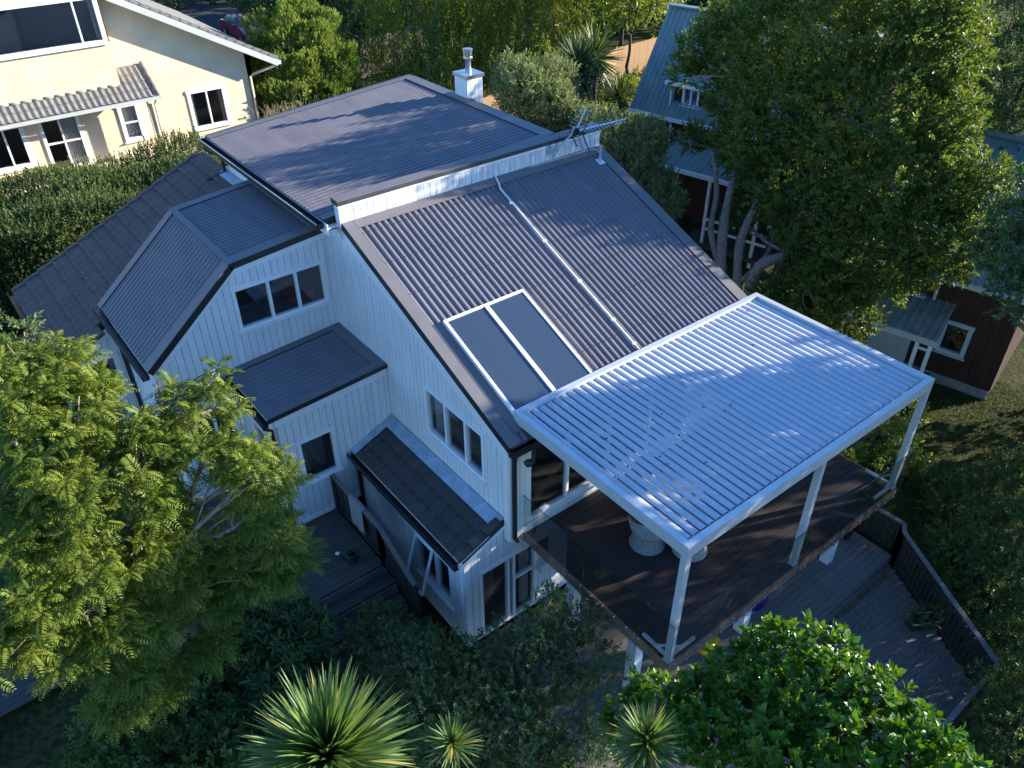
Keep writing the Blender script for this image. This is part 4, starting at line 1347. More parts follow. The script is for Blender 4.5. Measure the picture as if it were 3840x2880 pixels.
cp(MB().tube([(1.98, 23.66, 2.08), (1.93, 23.8, 1.9), (1.93, 23.82, -0.6)], 0.04, 8).build('downpipe', M['cream']))
cp(MB().box(-9, 1.95, 23.75, 24.68, -1.2, -0.06).build('terrace', M['cream']))
cp(MB().box(0.9, 1.95, 23.6, 23.74, -1.2, 0.14).build('terrace_wall', M['cream']))
cp(MB().lathe([(0.0, 0.0), (0.18, 0.02), (0.33, 0.09), (0.34, 0.08), (0.0, -0.03)], n=20).build('satellite_dish', M['whiteplastic']))
dish = [o for o in cr.children if o.name.startswith('satellite_dish')][0]
dish.matrix_local = Matrix.Translation((2.75, 24.3, -0.1)) @ Matrix.Rotation(R(70), 4, 'X')

# ================================================================ red car parked on the road
def make_car(loc, rz, label):
    t = empty('parked_car', loc, rz)
    tag(t, label, 'car')
    # local: +x forward, length 4.4, width 1.76
    prof = [(-2.2, 0.28), (-2.22, 0.55), (-2.15, 0.85), (-1.95, 0.93), (-1.5, 0.97), (-0.95, 1.36), (-0.35, 1.43), (0.25, 1.40), (0.95, 0.98), (1.5, 0.90), (2.05, 0.76), (2.2, 0.55), (2.2, 0.28)]
    def half(z):
        return 0.88 if z < 0.95 else 0.88 - (z - 0.95) * 0.55
    b = MB()
    vs = []
    for (x, z) in prof:
        h = half(z) * (0.93 if abs(x) > 2.1 else 1.0)
        vs += [(x, -h, z), (x, h, z)]
    k = len(prof)
    fs = [(2 * i, 2 * i + 1, 2 * i + 3, 2 * i + 2) for i in range(k - 1)]
    b.add(vs, fs)
    for s in (0, 1):
        ring = [2 * i + s for i in range(k)]
        b.f.append(tuple(ring if s == 0 else ring[::-1]))
    b.f.append((0, 2 * k - 2, 2 * k - 1, 1))
    body = b.build('body', M['redpaint'], t)
    for s in (-1, 1):
        for (xs) in (((-1.32, 1.02), (-0.92, 1.30), (-0.40, 1.37), (-0.32, 1.0)), ((-0.24, 1.0), (-0.30, 1.37), (0.20, 1.34), (0.78, 1.0))):
            pts = [(x, s * (half(z) + 0.006), z) for x, z in xs]
            MB().prism(pts, (0, s * 0.008, 0)).build('side_window', M['carglass'], t)
        MB().box(0.55, 0.72, *sorted((s * 0.90, s * 1.04)), 0.94, 1.05).build('mirror', M['redpaint'], t)
        MB().box(2.06, 2.205, *sorted((s * 0.45, s * 0.80)), 0.58, 0.72).build('headlight', M['chrome'], t)
        MB().box(-2.235, -2.12, *sorted((s * 0.5, s * 0.83)), 0.62, 0.80).build('tail_light', M['redcloth'], t)
        for x in (-1.33, 1.33):
            wv = MB().tube([(x, s * 0.72, 0.31), (x, s * 0.895, 0.31)], 0.31, 20).build('wheel', M['rubber'], t)
            MB().tube([(x, s * 0.885, 0.31), (x, s * 0.905, 0.31)], 0.20, 16).build('rim', M['chrome'], wv)
    MB().prism([(0.35, -0.62, 1.385), (0.35, 0.62, 1.385), (0.93, 0.74, 1.01), (0.93, -0.74, 1.01)], (0.02, 0, 0.02)).build('windscreen', M['carglass'], t)
    MB().prism([(-1.05, -0.62, 1.31), (-1.05, 0.62, 1.31), (-1.48, 0.72, 1.0), (-1.48, -0.72, 1.0)], (-0.02, 0, 0.02)).build('rear_window', M['carglass'], t)
    MB().box(2.2, 2.215, -0.4, 0.4, 0.5, 0.62).build('grille', M['black'], t)
    return t
make_car((13.35, 43.3, float(gh(13.35, 43.3)) + 0.055), R(-92), 'dark red saloon car parked on the asphalt beyond the cream house')

# ================================================================ green roofed brown house on the right (two wings)
RZ = R(12.3)
RB = Vector((15.44, -0.62, -3.05))
def neighbour(name, label):
    t = empty(name, RB, RZ)
    tag(t, label, 'house')
    return t
n2 = neighbour('brown_house', 'brown timber house wing with pale green roof and lean-to verandah at right')
def nb(parent, fr, poly, pitch, openings=(), m='brown'):
    return board_wall(parent, fr, poly, pitch, openings, m=m, back='brown', gap=0.014, th=0.018)
# local frame: x away from us, y along the wall towards the back, z up from -3.05
Z0 = 3.05
f2 = Fr((0, 0, Z0), (0, 1, 0), (-1, 0, 0))
NW = (-0.42, 0.32, -2.0, -1.0)
nb(n2, f2, [(-1.36, -2.75), (5.5, -2.75), (5.5, 0.45), (-1.36, 0.45)], 0.16, [NW])
MB().box(-0.05, 0.02, -1.36, 5.5, 0.0, 0.3).build('foundation', M['concrete'], n2)
window(n2, f2, *NW, fw=0.09, proud=0.05, m='greyfascia', depth=0.9)
f2b = Fr((0, -1.36, Z0), (1, 0, 0), (0, -1, 0))
nb(n2, f2b, [(0, -2.95), (6.4, -2.95), (6.4, 0.4), (3.2, 3.1), (0, 0.4)], 0.16)
rsd = Vector((3.3, 0, 2.87)).normalized()
rsn = Vector((-rsd.z, 0, rsd.x))
o2 = ribbed((-0.3, -1.6, 0.38 + Z0), (0, 1, 0), rsd, rsn, 7.4, 4.37, pitch=0.2, crest=0.035, slope=0.02, h=0.028).build('roof', M['green'], n2)
o3 = ribbed((3.0 + 3.3, -1.6, 0.38 + Z0), (0, 1, 0), Vector((-rsd.x, 0, rsd.z)), Vector((rsd.z, 0, rsd.x)), 7.4, 4.37, pitch=0.2, crest=0.035, slope=0.02, h=0.028).build('roof', M['green'], n2)
MB().box(-0.42, -0.30, -1.6, 5.8, 0.26 + Z0, 0.38 + Z0).build('gutter', M['greyfascia'], n2)
MB().tube([(3.0, -1.62, 3.27 + Z0), (3.0, 5.8, 3.27 + Z0)], 0.10, 8).build('ridge_cap', M['green'], n2)
MB().tube([(-0.36, 0.78, 0.26 + Z0), (-0.06, 0.78, 0.1 + Z0), (-0.06, 0.78, -0.5 + Z0)], 0.045, 8).build('downpipe', M['greyfascia'], n2)
vd = Vector((1.3, 0, 0.58)).normalized()
vn = Vector((-vd.z, 0, vd.x))
ver = ribbed((-1.3, 0.18, -1.05 + Z0), (0, 1, 0), vd, vn, 2.65, 1.42, pitch=0.2, crest=0.035, slope=0.02, h=0.028).build('verandah_roof', M['greendark'], n2)
MB().box(-1.37, -1.31, 0.1, 2.85, -1.20 + Z0, -1.03 + Z0).build('fascia', M['greyfascia'], n2)
MB().box(-0.22, -0.03, 1.0, 1.5, -0.50 + Z0, -0.40 + Z0).build('flashing', M['lead'], n2)
for yy in (0.28, 0.62, 2.7):
    MB().box(-1.29, -1.19, yy - 0.05, yy + 0.05, 0.0, -1.12 + Z0).build('verandah_post', M['trim'], n2)
MB().box(-1.26, -1.22, 0.33, 0.57, -1.45 + Z0, -1.38 + Z0).build('verandah_rail', M['trim'], n2)
MB().box(-1.25, -0.06, 0.2, 2.8, 0.02, 0.25).build('verandah_floor', M['deckdark'], n2)
MB().box(-0.1, -0.03, 1.0, 2.2, 0.3, 1.9).build('verandah_door', M['greyfascia'], n2)
# plastic chair on the verandah
ty = RB + Matrix.Rotation(RZ, 3, 'Z') @ Vector((-0.8, 2.3, 0.25))
pc_ = empty('garden_chair', ty, RZ + R(180))
tag(pc_, 'white plastic garden chair with slatted round back on the right verandah', 'chair')
MB().box(-0.22, 0.22, -0.22, 0.22, 0.40, 0.43).build('seat', M['whiteplastic'], pc_)
for sx in (-0.2, 0.2):
    for sy in (-0.2, 0.2):
        MB().beam((sx, sy, 0), (sx * 0.9, sy * 0.9, 0.4), 0.035, 0.035).build('leg', M['whiteplastic'], pc_)
arch = [(0.22, 0.26 * math.cos(R(a)), 0.55 + 0.32 * math.sin(R(a))) for a in range(0, 181, 15)]
MB().tube(arch, 0.02, 6).build('back_frame', M['whiteplastic'], pc_)
for k in range(5):
    yy = -0.16 + 0.08 * k
    MB().beam((0.21, yy * 0.6, 0.43), (0.22, yy, 0.55 + 0.32 * math.sqrt(max(0, 1 - (yy / 0.26) ** 2))), 0.03, 0.012).build('slat', M['whiteplastic'], pc_)

n1 = empty('gabled_cottage', RB + Matrix.Rotation(RZ, 3, 'Z') @ Vector((3.2, 9.5, 0.6)), RZ)
tag(n1, 'steep green roofed brown cottage with dormer behind the big tree', 'house')
# local origin at s=9.5, x=3.2, z=-2.45 ; helper offsets
def q1(x, s, z):
    return (x - 3.2, s - 9.5, z + 2.45)
f1 = Fr(q1(3.3, 0, 0), (0, 1, 0), (-1, 0, 0))
nb(n1, f1, [(5.5, -2.3), (12.95, -2.3), (12.95, 1.6), (5.5, 1.6)], 0.16)
sd = Vector((2.2, 0, 3.15)).normalized()
sn = Vector((-sd.z, 0, sd.x))
st = ribbed(q1(3.0, 5.5, 1.70), (0, 1, 0), sd, sn, 7.6, 3.84, pitch=0.2, crest=0.035, slope=0.02, h=0.028).build('roof', M['green'], n1)
st2 = ribbed(q1(7.4, 5.5, 1.70), (0, 1, 0), Vector((-sd.x, 0, sd.z)), Vector((sd.z, 0, sd.x)), 7.6, 3.84, pitch=0.2, crest=0.035, slope=0.02, h=0.028).build('roof', M['green'], n1)
MB().box(q1(2.88, 0, 0)[0], q1(2.99, 0, 0)[0], q1(0, 5.5, 0)[1], q1(0, 13.12, 0)[1], q1(0, 0, 1.58)[2], q1(0, 0, 1.70)[2]).build('gutter', M['trim'], n1)
f1e = Fr(q1(3.3, 12.95, 0), (1, 0, 0), (0, 1, 0))
nb(n1, f1e, [(0, -2.3), (3.8, -2.3), (3.8, 1.9), (1.9, 4.6), (0, 1.9)], 0.16)
MB().beam(q1(5.2, 5.5, 4.87), q1(5.2, 13.12, 4.87), 0.3, 0.05).build('ridge_cap', M['green'], n1)
# dormer
dm = Fr(q1(3.35, 0, 0), (0, 1, 0), (-1, 0, 0))
DW = (10.55, 11.15, 2.12, 2.72)
nb(n1, dm, [(9.9, 1.95), (11.5, 1.95), (11.5, 2.9), (9.9, 2.9)], 0.16, [DW])
window(n1, dm, *DW, mull=(10.85,), fw=0.05, proud=0.04, depth=0.5, curtain=[(10.6, 11.1)])
p0, p1 = q1(3.0, 11.65, 2.9), q1(3.0, 9.8, 2.9)
dr = ribbed(q1(3.0, 9.8, 2.93), (0, 1, 0), Vector((1.6, 0, 0.75)).normalized(), Vector((-0.75, 0, 1.6)).normalized(), 1.85, 1.6, pitch=0.2, crest=0.035, slope=0.02, h=0.02).build('dormer_roof', M['green'], n1)
MB().box(q1(2.9, 0, 0)[0], q1(2.99, 0, 0)[0], q1(0, 9.75, 0)[1], q1(0, 11.7, 0)[1], q1(0, 0, 2.82)[2], q1(0, 0, 2.94)[2]).build('gutter', M['trim'], n1)
MB().prism([q1(3.35, 11.5, 1.95), q1(3.35, 11.5, 2.9), q1(4.1, 11.5, 2.95)], (0, -0.05, 0)).build('dormer_cheek', M['brown'], n1)
MB().tube([q1(2.95, 11.6, 2.82), q1(3.25, 11.6, 2.7), q1(3.25, 11.6, 1.95)], 0.04, 8).build('downpipe', M['trim'], n1)
MB().tube([q1(2.94, 11.45, 1.58), q1(3.2, 11.45, 1.4), q1(3.2, 11.45, 0.2)], 0.04, 8).build('downpipe', M['trim'], n1)
# low verandah in front of the cottage
vr = ribbed(q1(1.9, 7.0, 0.42), (0, 1, 0), Vector((1.4, 0, 0.75)).normalized(), Vector((-0.75, 0, 1.4)).normalized(), 4.1, 1.58, pitch=0.2, crest=0.035, slope=0.02, h=0.028).build('verandah_roof', M['green'], n1)
MB().box(q1(1.8, 0, 0)[0], q1(1.89, 0, 0)[0], q1(0, 7.0, 0)[1], q1(0, 11.15, 0)[1], q1(0, 0, 0.30)[2], q1(0, 0, 0.44)[2]).build('gutter', M['trim'], n1)
for s_ in (7.1, 9.0, 11.0):
    x, y, _ = q1(1.95, s_, 0)
    MB().box(x - 0.05, x + 0.05, y - 0.05, y + 0.05, 0.0, q1(0, 0, 0.36)[2]).build('verandah_post', M['trim'], n1)
x0_, y0_, _ = q1(1.8, 6.5, 0)
MB().box(x0_, 0.08, y0_, y0_ + 4.7, 0.25, 0.4).build('verandah_floor', M['deckdark'], n1)
for z in (0.9, 1.25):
    MB().beam(q1(1.85, 6.6, z - 2.45 + 0.1), q1(1.85, 9.0, z - 2.45 + 0.1), 0.05, 0.08).build('verandah_rail', M['trim'], n1)
vb = MB()
for k in range(12):
    z = -0.05 - 0.055 * k
    vb.beam(q1(3.26, 7.3, z), q1(3.26, 8.3, z), 0.02, 0.035)
lv = MB().box(*[q1(3.24, 0, 0)[0], q1(3.28, 0, 0)[0]], q1(0, 7.2, 0)[1], q1(0, 8.4, 0)[1], q1(0, 0, -0.75)[2], q1(0, 0, 0.02)[2]).build('louvre_panel', M['black'], n1)
for k in range(12):
    z = -0.05 - 0.055 * k
    MB().beam(q1(3.22, 7.25, z), q1(3.22, 8.35, z), 0.03, 0.03).build('slat', M['greyfascia'], lv)

# ================================================================ back fences and retaining wall
fpts = [(13.6, 20.2), (18.0, 20.8), (21.5, 21.8), (24.5, 22.6), (28.0, 22.9), (34.0, 24.5)]
ft = empty('paling_fence', (13.6, 20.2, -1.3))
tag(ft, 'sunlit new pine paling fence running behind the house at the top', 'fence')
FI = Matrix.Translation((-13.6, -20.2, 1.3))
pm = MB().box(-0.072, 0.072, -0.009, 0.009, -0.2, 1.85).mesh('paling', M['fence'])
for (p, q) in zip(fpts[:-1], fpts[1:]):
    p, q = Vector((*p, 0)), Vector((*q, 0))
    d = q - p
    k = int(d.length / 0.15)
    for i in range(k):
        c = p + d * ((i + 0.5) / k)
        link('paling', pm, ft, (c.x - 13.6, c.y - 20.2, random.uniform(-0.015, 0.015)), (0, 0, math.atan2(d.y, d.x)))
    for z in (0.3, 1.3):
        under(MB().beam(p + Vector((0, 0.05, -1.3 + z)), q + Vector((0, 0.05, -1.3 + z)), 0.05, 0.09).build('rail', M['fence']), ft, FI)
    under(MB().box(p.x - 0.05, p.x + 0.05, p.y + 0.01, p.y + 0.11, -1.5, 0.6).build('post', M['fence']), ft, FI)
rt = empty('retaining_wall', (21.5, 17.0, -1.6))
tag(rt, 'low stepped timber retaining wall lit by the sun near the cottage', 'retaining wall')
RTI = Matrix.Translation((-21.5, -17.0, 1.6))
for (a, c) in (((20.0, 18.6), (22.2, 16.6)), ((22.2, 16.6), (23.6, 17.3))):
    for k in range(4):
        under(MB().beam((a[0], a[1], -1.5 + 0.2 * k), (c[0], c[1], -1.5 + 0.2 * k), 0.05, 0.18).build('sleeper', M['fence']), rt, RTI)
    for k in range(5):
        f_ = k / 4
        x, y = a[0] + (c[0] - a[0]) * f_, a[1] + (c[1] - a[1]) * f_
        under(MB().box(x - 0.06, x + 0.06, y - 0.12, y - 0.03, -1.7, -0.72).build('post', M['fence']), rt, RTI)
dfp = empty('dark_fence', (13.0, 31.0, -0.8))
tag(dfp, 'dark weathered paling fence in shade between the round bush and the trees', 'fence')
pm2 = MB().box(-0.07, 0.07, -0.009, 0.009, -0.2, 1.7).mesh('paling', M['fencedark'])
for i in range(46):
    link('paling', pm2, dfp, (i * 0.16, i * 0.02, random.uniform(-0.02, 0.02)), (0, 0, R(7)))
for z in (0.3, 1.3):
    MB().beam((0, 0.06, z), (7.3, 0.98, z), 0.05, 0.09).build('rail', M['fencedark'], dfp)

# ================================================================ foliage helpers
CAMP = np.array([-6.297, -8.2494, 11.1786])
def unit(v):
    return v / np.maximum(np.linalg.norm(v, axis=-1, keepdims=True), 1e-9)

def np_mesh(name, V, F, m, rnd=None, smooth=False):
    """V (n,3) float, F (k,3|4) int"""
    me = bpy.data.meshes.new(name)
    V = np.ascontiguousarray(V, np.float32)
    F = np.ascontiguousarray(F, np.int32)
    k = F.shape[1]
    me.vertices.add(len(V))
    me.vertices.foreach_set('co', V.ravel())
    me.loops.add(F.size)
    me.loops.foreach_set('vertex_index', F.ravel())
    me.polygons.add(len(F))
    me.polygons.foreach_set('loop_start', np.arange(0, F.size, k, dtype=np.int32))
    me.update(calc_edges=True)
    if rnd is not None:
        a = me.attributes.new('rnd', 'FLOAT', 'POINT')
        a.data.foreach_set('value', np.ascontiguousarray(rnd, np.float32))
    me.materials.append(m)
    if smooth:
        me.shade_smooth()
    return me

# leaf templates: columns along, across, up
T_SMALL = (np.array([[0, 0, 0], [0.45, 0.5, 0.10], [1, 0, -0.05], [0.45, -0.5, 0.10]]), np.array([[0, 1, 2], [0, 2, 3]]))
T_OVATE = (np.array([[0, 0, 0], [0.3, 0.42, 0.08], [0.3, 0, 0.0], [0.3, -0.42, 0.08], [0.68, 0.44, 0.06], [0.68, 0, -0.03], [0.68, -0.44, 0.06], [1, 0, -0.10]]),
           np.array([[0, 1, 2], [0, 2, 3], [1, 4, 5], [1, 5, 2], [2, 5, 6], [2, 6, 3], [4, 7, 5], [5, 7, 6]]))

def leaves(pos, d, nrm, length, width, tmpl):
    """arrays of leaf vertices: pos,d,nrm (n,3)"""
    tv, tf = tmpl
    d = unit(d)
    b = unit(np.cross(nrm, d))
    n = np.cross(d, b)
    k = len(tv)
    L_ = length[:, None, None]
    W_ = width[:, None, None]
    V = pos[:, None, :] + d[:, None, :] * tv[None, :, 0:1] * L_ + b[:, None, :] * tv[None, :, 1:2] * W_ + n[:, None, :] * tv[None, :, 2:3] * L_
    F = tf[None] + (np.arange(len(pos)) * k)[:, None, None]
    return V.reshape(-1, 3), F.reshape(-1, tf.shape[1]), k

def lobe_pts(lobes, n, shell=(0.55, 1.05), g=rng, squash=0.9, inner=0.72):
    lb = np.array(lobes, float)
    pr = lb[:, 3] ** 2
    out_p, out_d = [], []
    got = 0
    while got < n:
        m = int((n - got) * 1.8) + 50
        i = g.choice(len(lb), m, p=pr / pr.sum())
        d = unit(g.normal(size=(m, 3)))
        rad = lb[i, 3] * (shell[0] + (shell[1] - shell[0]) * np.sqrt(g.random(m))) * (1 + 0.22 * np.sin(d[:, 0] * 7 + i) * np.sin(d[:, 1] * 6 + 2 * i) + 0.12 * np.sin(d[:, 2] * 13 + i))
        p = lb[i, :3] + d * rad[:, None] * np.array([1, 1, squash])
        dist = np.linalg.norm(p[:, None, :] - lb[None, :, :3], axis=2) / lb[None, :, 3]
        dist[np.arange(m), i] = 9
        ok = dist.min(1) > inner
        out_p.append(p[ok])
        out_d.append(d[ok])
        got += ok.sum()
    return np.concatenate(out_p)[:n], np.concatenate(out_d)[:n]

def rosettes(lobes, n, per, length, width, tmpl=T_SMALL, spread=(0.35, 1.1), twig=0.18, up=0.5, droop=0.0, jit=0.45, shell=(0.55, 1.05), g=rng, squash=0.9, lenvar=0.3, inner=0.72, cvar=0.35, pts=None):
    c, o = lobe_pts(lobes, n, shell, g, squash, inner) if pts is None else pts
    n = len(c)
    ax = unit(o * 0.8 + np.array([0, 0, up - droop]) + g.normal(size=(n, 3)) * jit)
    ref = unit(np.cross(ax, g.normal(size=(n, 3))))
    ref2 = np.cross(ax, ref)
    j = np.arange(per)
    phi = j * 2.39996 + 0.0
    t = (j + 0.5) / per
    P, D, Nn, Ln, Wd, Rn = [], [], [], [], [], []
    ph0 = g.random(n) * 6.28
    crnd = g.random(n)
    for k in range(per):
        a = ph0 + phi[k] + g.normal(size=n) * 0.25
        rad = ref * np.cos(a)[:, None] + ref2 * np.sin(a)[:, None]
        sp = spread[0] + (spread[1] - spread[0]) * (1 - t[k]) + g.normal(size=n) * 0.15
        d = ax * np.cos(sp)[:, None] + rad * np.sin(sp)[:, None]
        d[:, 2] -= droop * 0.6
        P.append(c + ax * (twig * t[k]))
        D.append(d)
        Nn.append(ax + g.normal(size=(n, 3)) * 0.25 + np.array([0, 0, 0.3]))
        lv = length * (1 + g.normal(size=n) * lenvar * 0.5)
        Ln.append(np.clip(lv, length * 0.4, length * 1.8))
        Wd.append(Ln[-1] * (width / length) * (1 + g.normal(size=n) * 0.12))
        Rn.append(np.clip(crnd * (1 - cvar) + g.random(n) * cvar, 0, 1))
    P, D, Nn = np.concatenate(P), np.concatenate(D), np.concatenate(Nn)
    V, F, k = leaves(P, D, Nn, np.concatenate(Ln), np.concatenate(Wd), tmpl)
    return V, F, np.repeat(np.concatenate(Rn), k)

def fronds(lobes, n, length=0.34, pairs=11, leaflet=0.055, wid=0.016, g=rng):
    """pinnate leaves, drooping arcs of paired leaflets"""
    per = 8
    cn, on = lobe_pts(lobes, n // per, (0.30, 0.92), g, 0.8, 0.6)
    m_ = len(cn)
    ax_ = unit(on * 0.7 + np.array([0, 0, 0.75]) + g.normal(size=(m_, 3)) * 0.25)
    c = np.repeat(cn, per, 0) + np.repeat(ax_, per, 0) * (np.tile(np.arange(per), m_) * 0.018)[:, None]
    o = np.repeat(on, per, 0)
    n = len(c)
    az = np.repeat(g.random(m_) * 6.28, per) + np.tile(np.arange(per), m_) * 2.39996 + g.normal(size=n) * 0.2
    el = 0.15 + 0.75 * np.tile(np.arange(per) / per, m_) + g.normal(size=n) * 0.18
    scale_ = np.repeat(g.uniform(0.75, 1.3, m_), per)
    d0 = np.stack([np.cos(az) * np.cos(el), np.sin(az) * np.cos(el), np.sin(el)], 1)
    d0 = unit(d0 + o * 0.35)
    ln = length * scale_ * (1 + 0.15 * g.normal(size=n))
    ln = np.clip(ln, length * 0.5, length * 1.6)
    cr = np.clip(np.repeat(g.random(m_), per) * 0.8 + g.random(n) * 0.2, 0, 1)
    P, D, Nn, Ln, Rn = [], [], [], [], []
    side = unit(np.cross(d0, np.array([0, 0, 1.0])))
    for k in range(pairs):
        t = (k + 1) / pairs
        p = c + d0 * (ln * t)[:, None]
        p[:, 2] -= ln * 0.42 * t * t
        tang = d0.copy()
        tang[:, 2] -= 0.84 * t
        tang = unit(tang)
        nn = np.cross(side, tang)
        nn[nn[:, 2] < 0] *= -1
        s = math.sin(math.pi * min(0.95, 0.18 + 0.72 * t)) ** 0.6
        for sg in (-1, 1):
            dd = tang * 0.45 + side * sg * 0.85 - nn * 0.22 + g.normal(size=(n, 3)) * 0.08
            P.append(p)
            D.append(dd)
            Nn.append(nn + g.normal(size=(n, 3)) * 0.15)
            Ln.append(np.full(n, leaflet * s) * (ln / length))
            Rn.append(np.clip(cr * 0.8 + 0.2 * g.random(n), 0, 1))
    P, D, Nn, Ln = np.concatenate(P), np.concatenate(D), np.concatenate(Nn), np.concatenate(Ln)
    V, F, k = leaves(P, D, Nn, Ln, Ln * (wid / leaflet), T_SMALL)
    return V, F, np.repeat(np.concatenate(Rn), k)

def hang(lobes, n, strand=0.9, per=12, length=0.14, width=0.03, g=rng, yellow=0.0):
    """weeping strands with hanging leaves"""
    c, o = lobe_pts(lobes, n, (0.4, 1.05), g, 0.9, 0.65)
    sl_ = strand * (0.5 + g.random(n))
    drift = g.normal(size=(n, 3)) * 0.12 + o * 0.25
    drift[:, 2] = -1
    drift = unit(drift)
    cr = g.random(n)
    P, D, Nn, Rn = [], [], [], []
    for k in range(per):
        t = (k + g.random(n)) / per
        P.append(c + drift * (sl_ * t)[:, None] + g.normal(size=(n, 3)) * 0.03)
        d = g.normal(size=(n, 3)) * 0.45
        d[:, 2] -= 0.9
        D.append(d)
        Nn.append(unit(g.normal(size=(n, 3))) + o * 0.6)
        Rn.append(np.clip(cr * 0.75 + 0.25 * g.random(n), 0, 1))
    P, D, Nn = np.concatenate(P), np.concatenate(D), np.concatenate(Nn)
    Ln = length * (0.6 + 0.8 * g.random(len(P)))
    V, F, k = leaves(P, D, Nn, Ln, Ln * (width / length), T_SMALL)
    return V, F, np.repeat(np.concatenate(Rn), k)

def limb(mb, p, q, r0, r1, bend=0.15, n=6, seg=5):
    p, q = np.array(p, float), np.array(q, float)
    ln = np.linalg.norm(q - p)
    pts = []
    off = rng.normal(size=3) * bend * ln
    off2 = rng.normal(size=3) * bend * ln * 0.4
    for i in range(seg + 1):
        t = i / seg
        pts.append(p + (q - p) * t + off * math.sin(math.pi * t) * 0.6 + off2 * math.sin(2 * math.pi * t) * 0.6)
    mb.tube(pts, [r0 + (r1 - r0) * (i / seg) for i in range(seg + 1)], n)
    return pts

def woody(base, forks, lobes, r=0.14, twigs=3, tw_r=0.03):
    """trunk from base through the fork points, a limb to every lobe and twigs inside it"""
    mb = MB()
    forks = [np.array(f, float) for f in forks]
    prev = np.array(base, float)
    rr = r
    nodes = [prev]
    for f in forks:
        limb(mb, prev, f, rr, rr * 0.8, 0.06, 8, 6)
        prev = f
        rr *= 0.8
        nodes.append(f)
    for (x, y, z, lr) in lobes:
        c = np.array((x, y, z))
        cand = [nd for nd in nodes if nd[2] < z + 0.6] or nodes
        src = min(cand, key=lambda nd: np.linalg.norm(nd - c) + 0.3 * abs(nd[2] - (z - 1)))
        pts = limb(mb, src, c, rr * 0.55, tw_r * 1.3, 0.12, 6, 6)
        for k in range(twigs):
            d = unit(rng.normal(size=3) + np.array([0, 0, 0.3]))
            limb(mb, pts[3 + k % 4], c + d * lr * 0.85, tw_r, tw_r * 0.3, 0.15, 5, 4)
    return mb

def plant(name, label, cat, base, leafdata, lm, wood=None, wm='bark', group=None, leafname='crown', woodname='trunk', split=0, k_leaf=8, n_group=0):
    t = empty(name, base)
    tag(t, label, cat, group)
    inv = Matrix.Translation(-Vector(base))
    V, F, rn = leafdata
    if split:      # the leaves standing nearest to us become parts of their own
        nlf = len(V) // k_leaf
        fpl = len(F) // nlf
        grp = np.arange(nlf) % n_group if n_group else np.arange(nlf)
        ng_ = n_group or nlf
        cen = V.reshape(nlf, k_leaf, 3).mean(1)
        dist = np.linalg.norm(cen - CAMP, axis=1)
        gd = np.zeros(ng_)
        np.add.at(gd, grp, dist)
        gd /= np.bincount(grp, minlength=ng_)
        cand = np.argsort(gd)[:max(split, int(ng_ * 0.22))]
        pick = np.random.default_rng(11).choice(cand, split, replace=False)
        isp = np.zeros(ng_, bool)
        isp[pick] = True
        Vl, Rl = V.reshape(nlf, k_leaf, 3), rn.reshape(nlf, k_leaf)
        f0 = F.reshape(nlf, fpl, 3) - (np.arange(nlf) * k_leaf)[:, None, None]
        order = np.argsort(grp, kind='stable')
        bounds = np.searchsorted(grp[order], np.arange(ng_ + 1))
        for gidx in pick:
            ids = order[bounds[gidx]:bounds[gidx + 1]]
            c0 = Vl[ids].reshape(-1, 3).mean(0)
            ff = (f0[ids] + (np.arange(len(ids)) * k_leaf)[:, None, None]).reshape(-1, 3)
            me = np_mesh('leaf', Vl[ids].reshape(-1, 3) - c0, ff, lm, Rl[ids].ravel())
            link('leaf', me, t, Vector(c0) - Vector(base))
        keep = ~isp[grp]
        V = Vl[keep].reshape(-1, 3)
        rn = Rl[keep].ravel()
        F = (f0[keep] + (np.arange(keep.sum()) * k_leaf)[:, None, None]).reshape(-1, 3)
    o = link(leafname, np_mesh(leafname, V, F, lm, rn))
    o['kind'] = 'stuff'
    under(o, t, inv)
    if wood is not None:
        under(wood.build(woodname, M[wm], None, True), t, inv)
    return t

def cat3(*ds):
    Vs, Fs, Rs = [], [], []
    k = 0
    for V, F, r_ in ds:
        Vs.append(V)
        Fs.append(F + k)
        Rs.append(r_)
        k += len(V)
    return np.concatenate(Vs), np.concatenate(Fs), np.concatenate(Rs)

def gz(x, y):
    return float(gh(x, y))

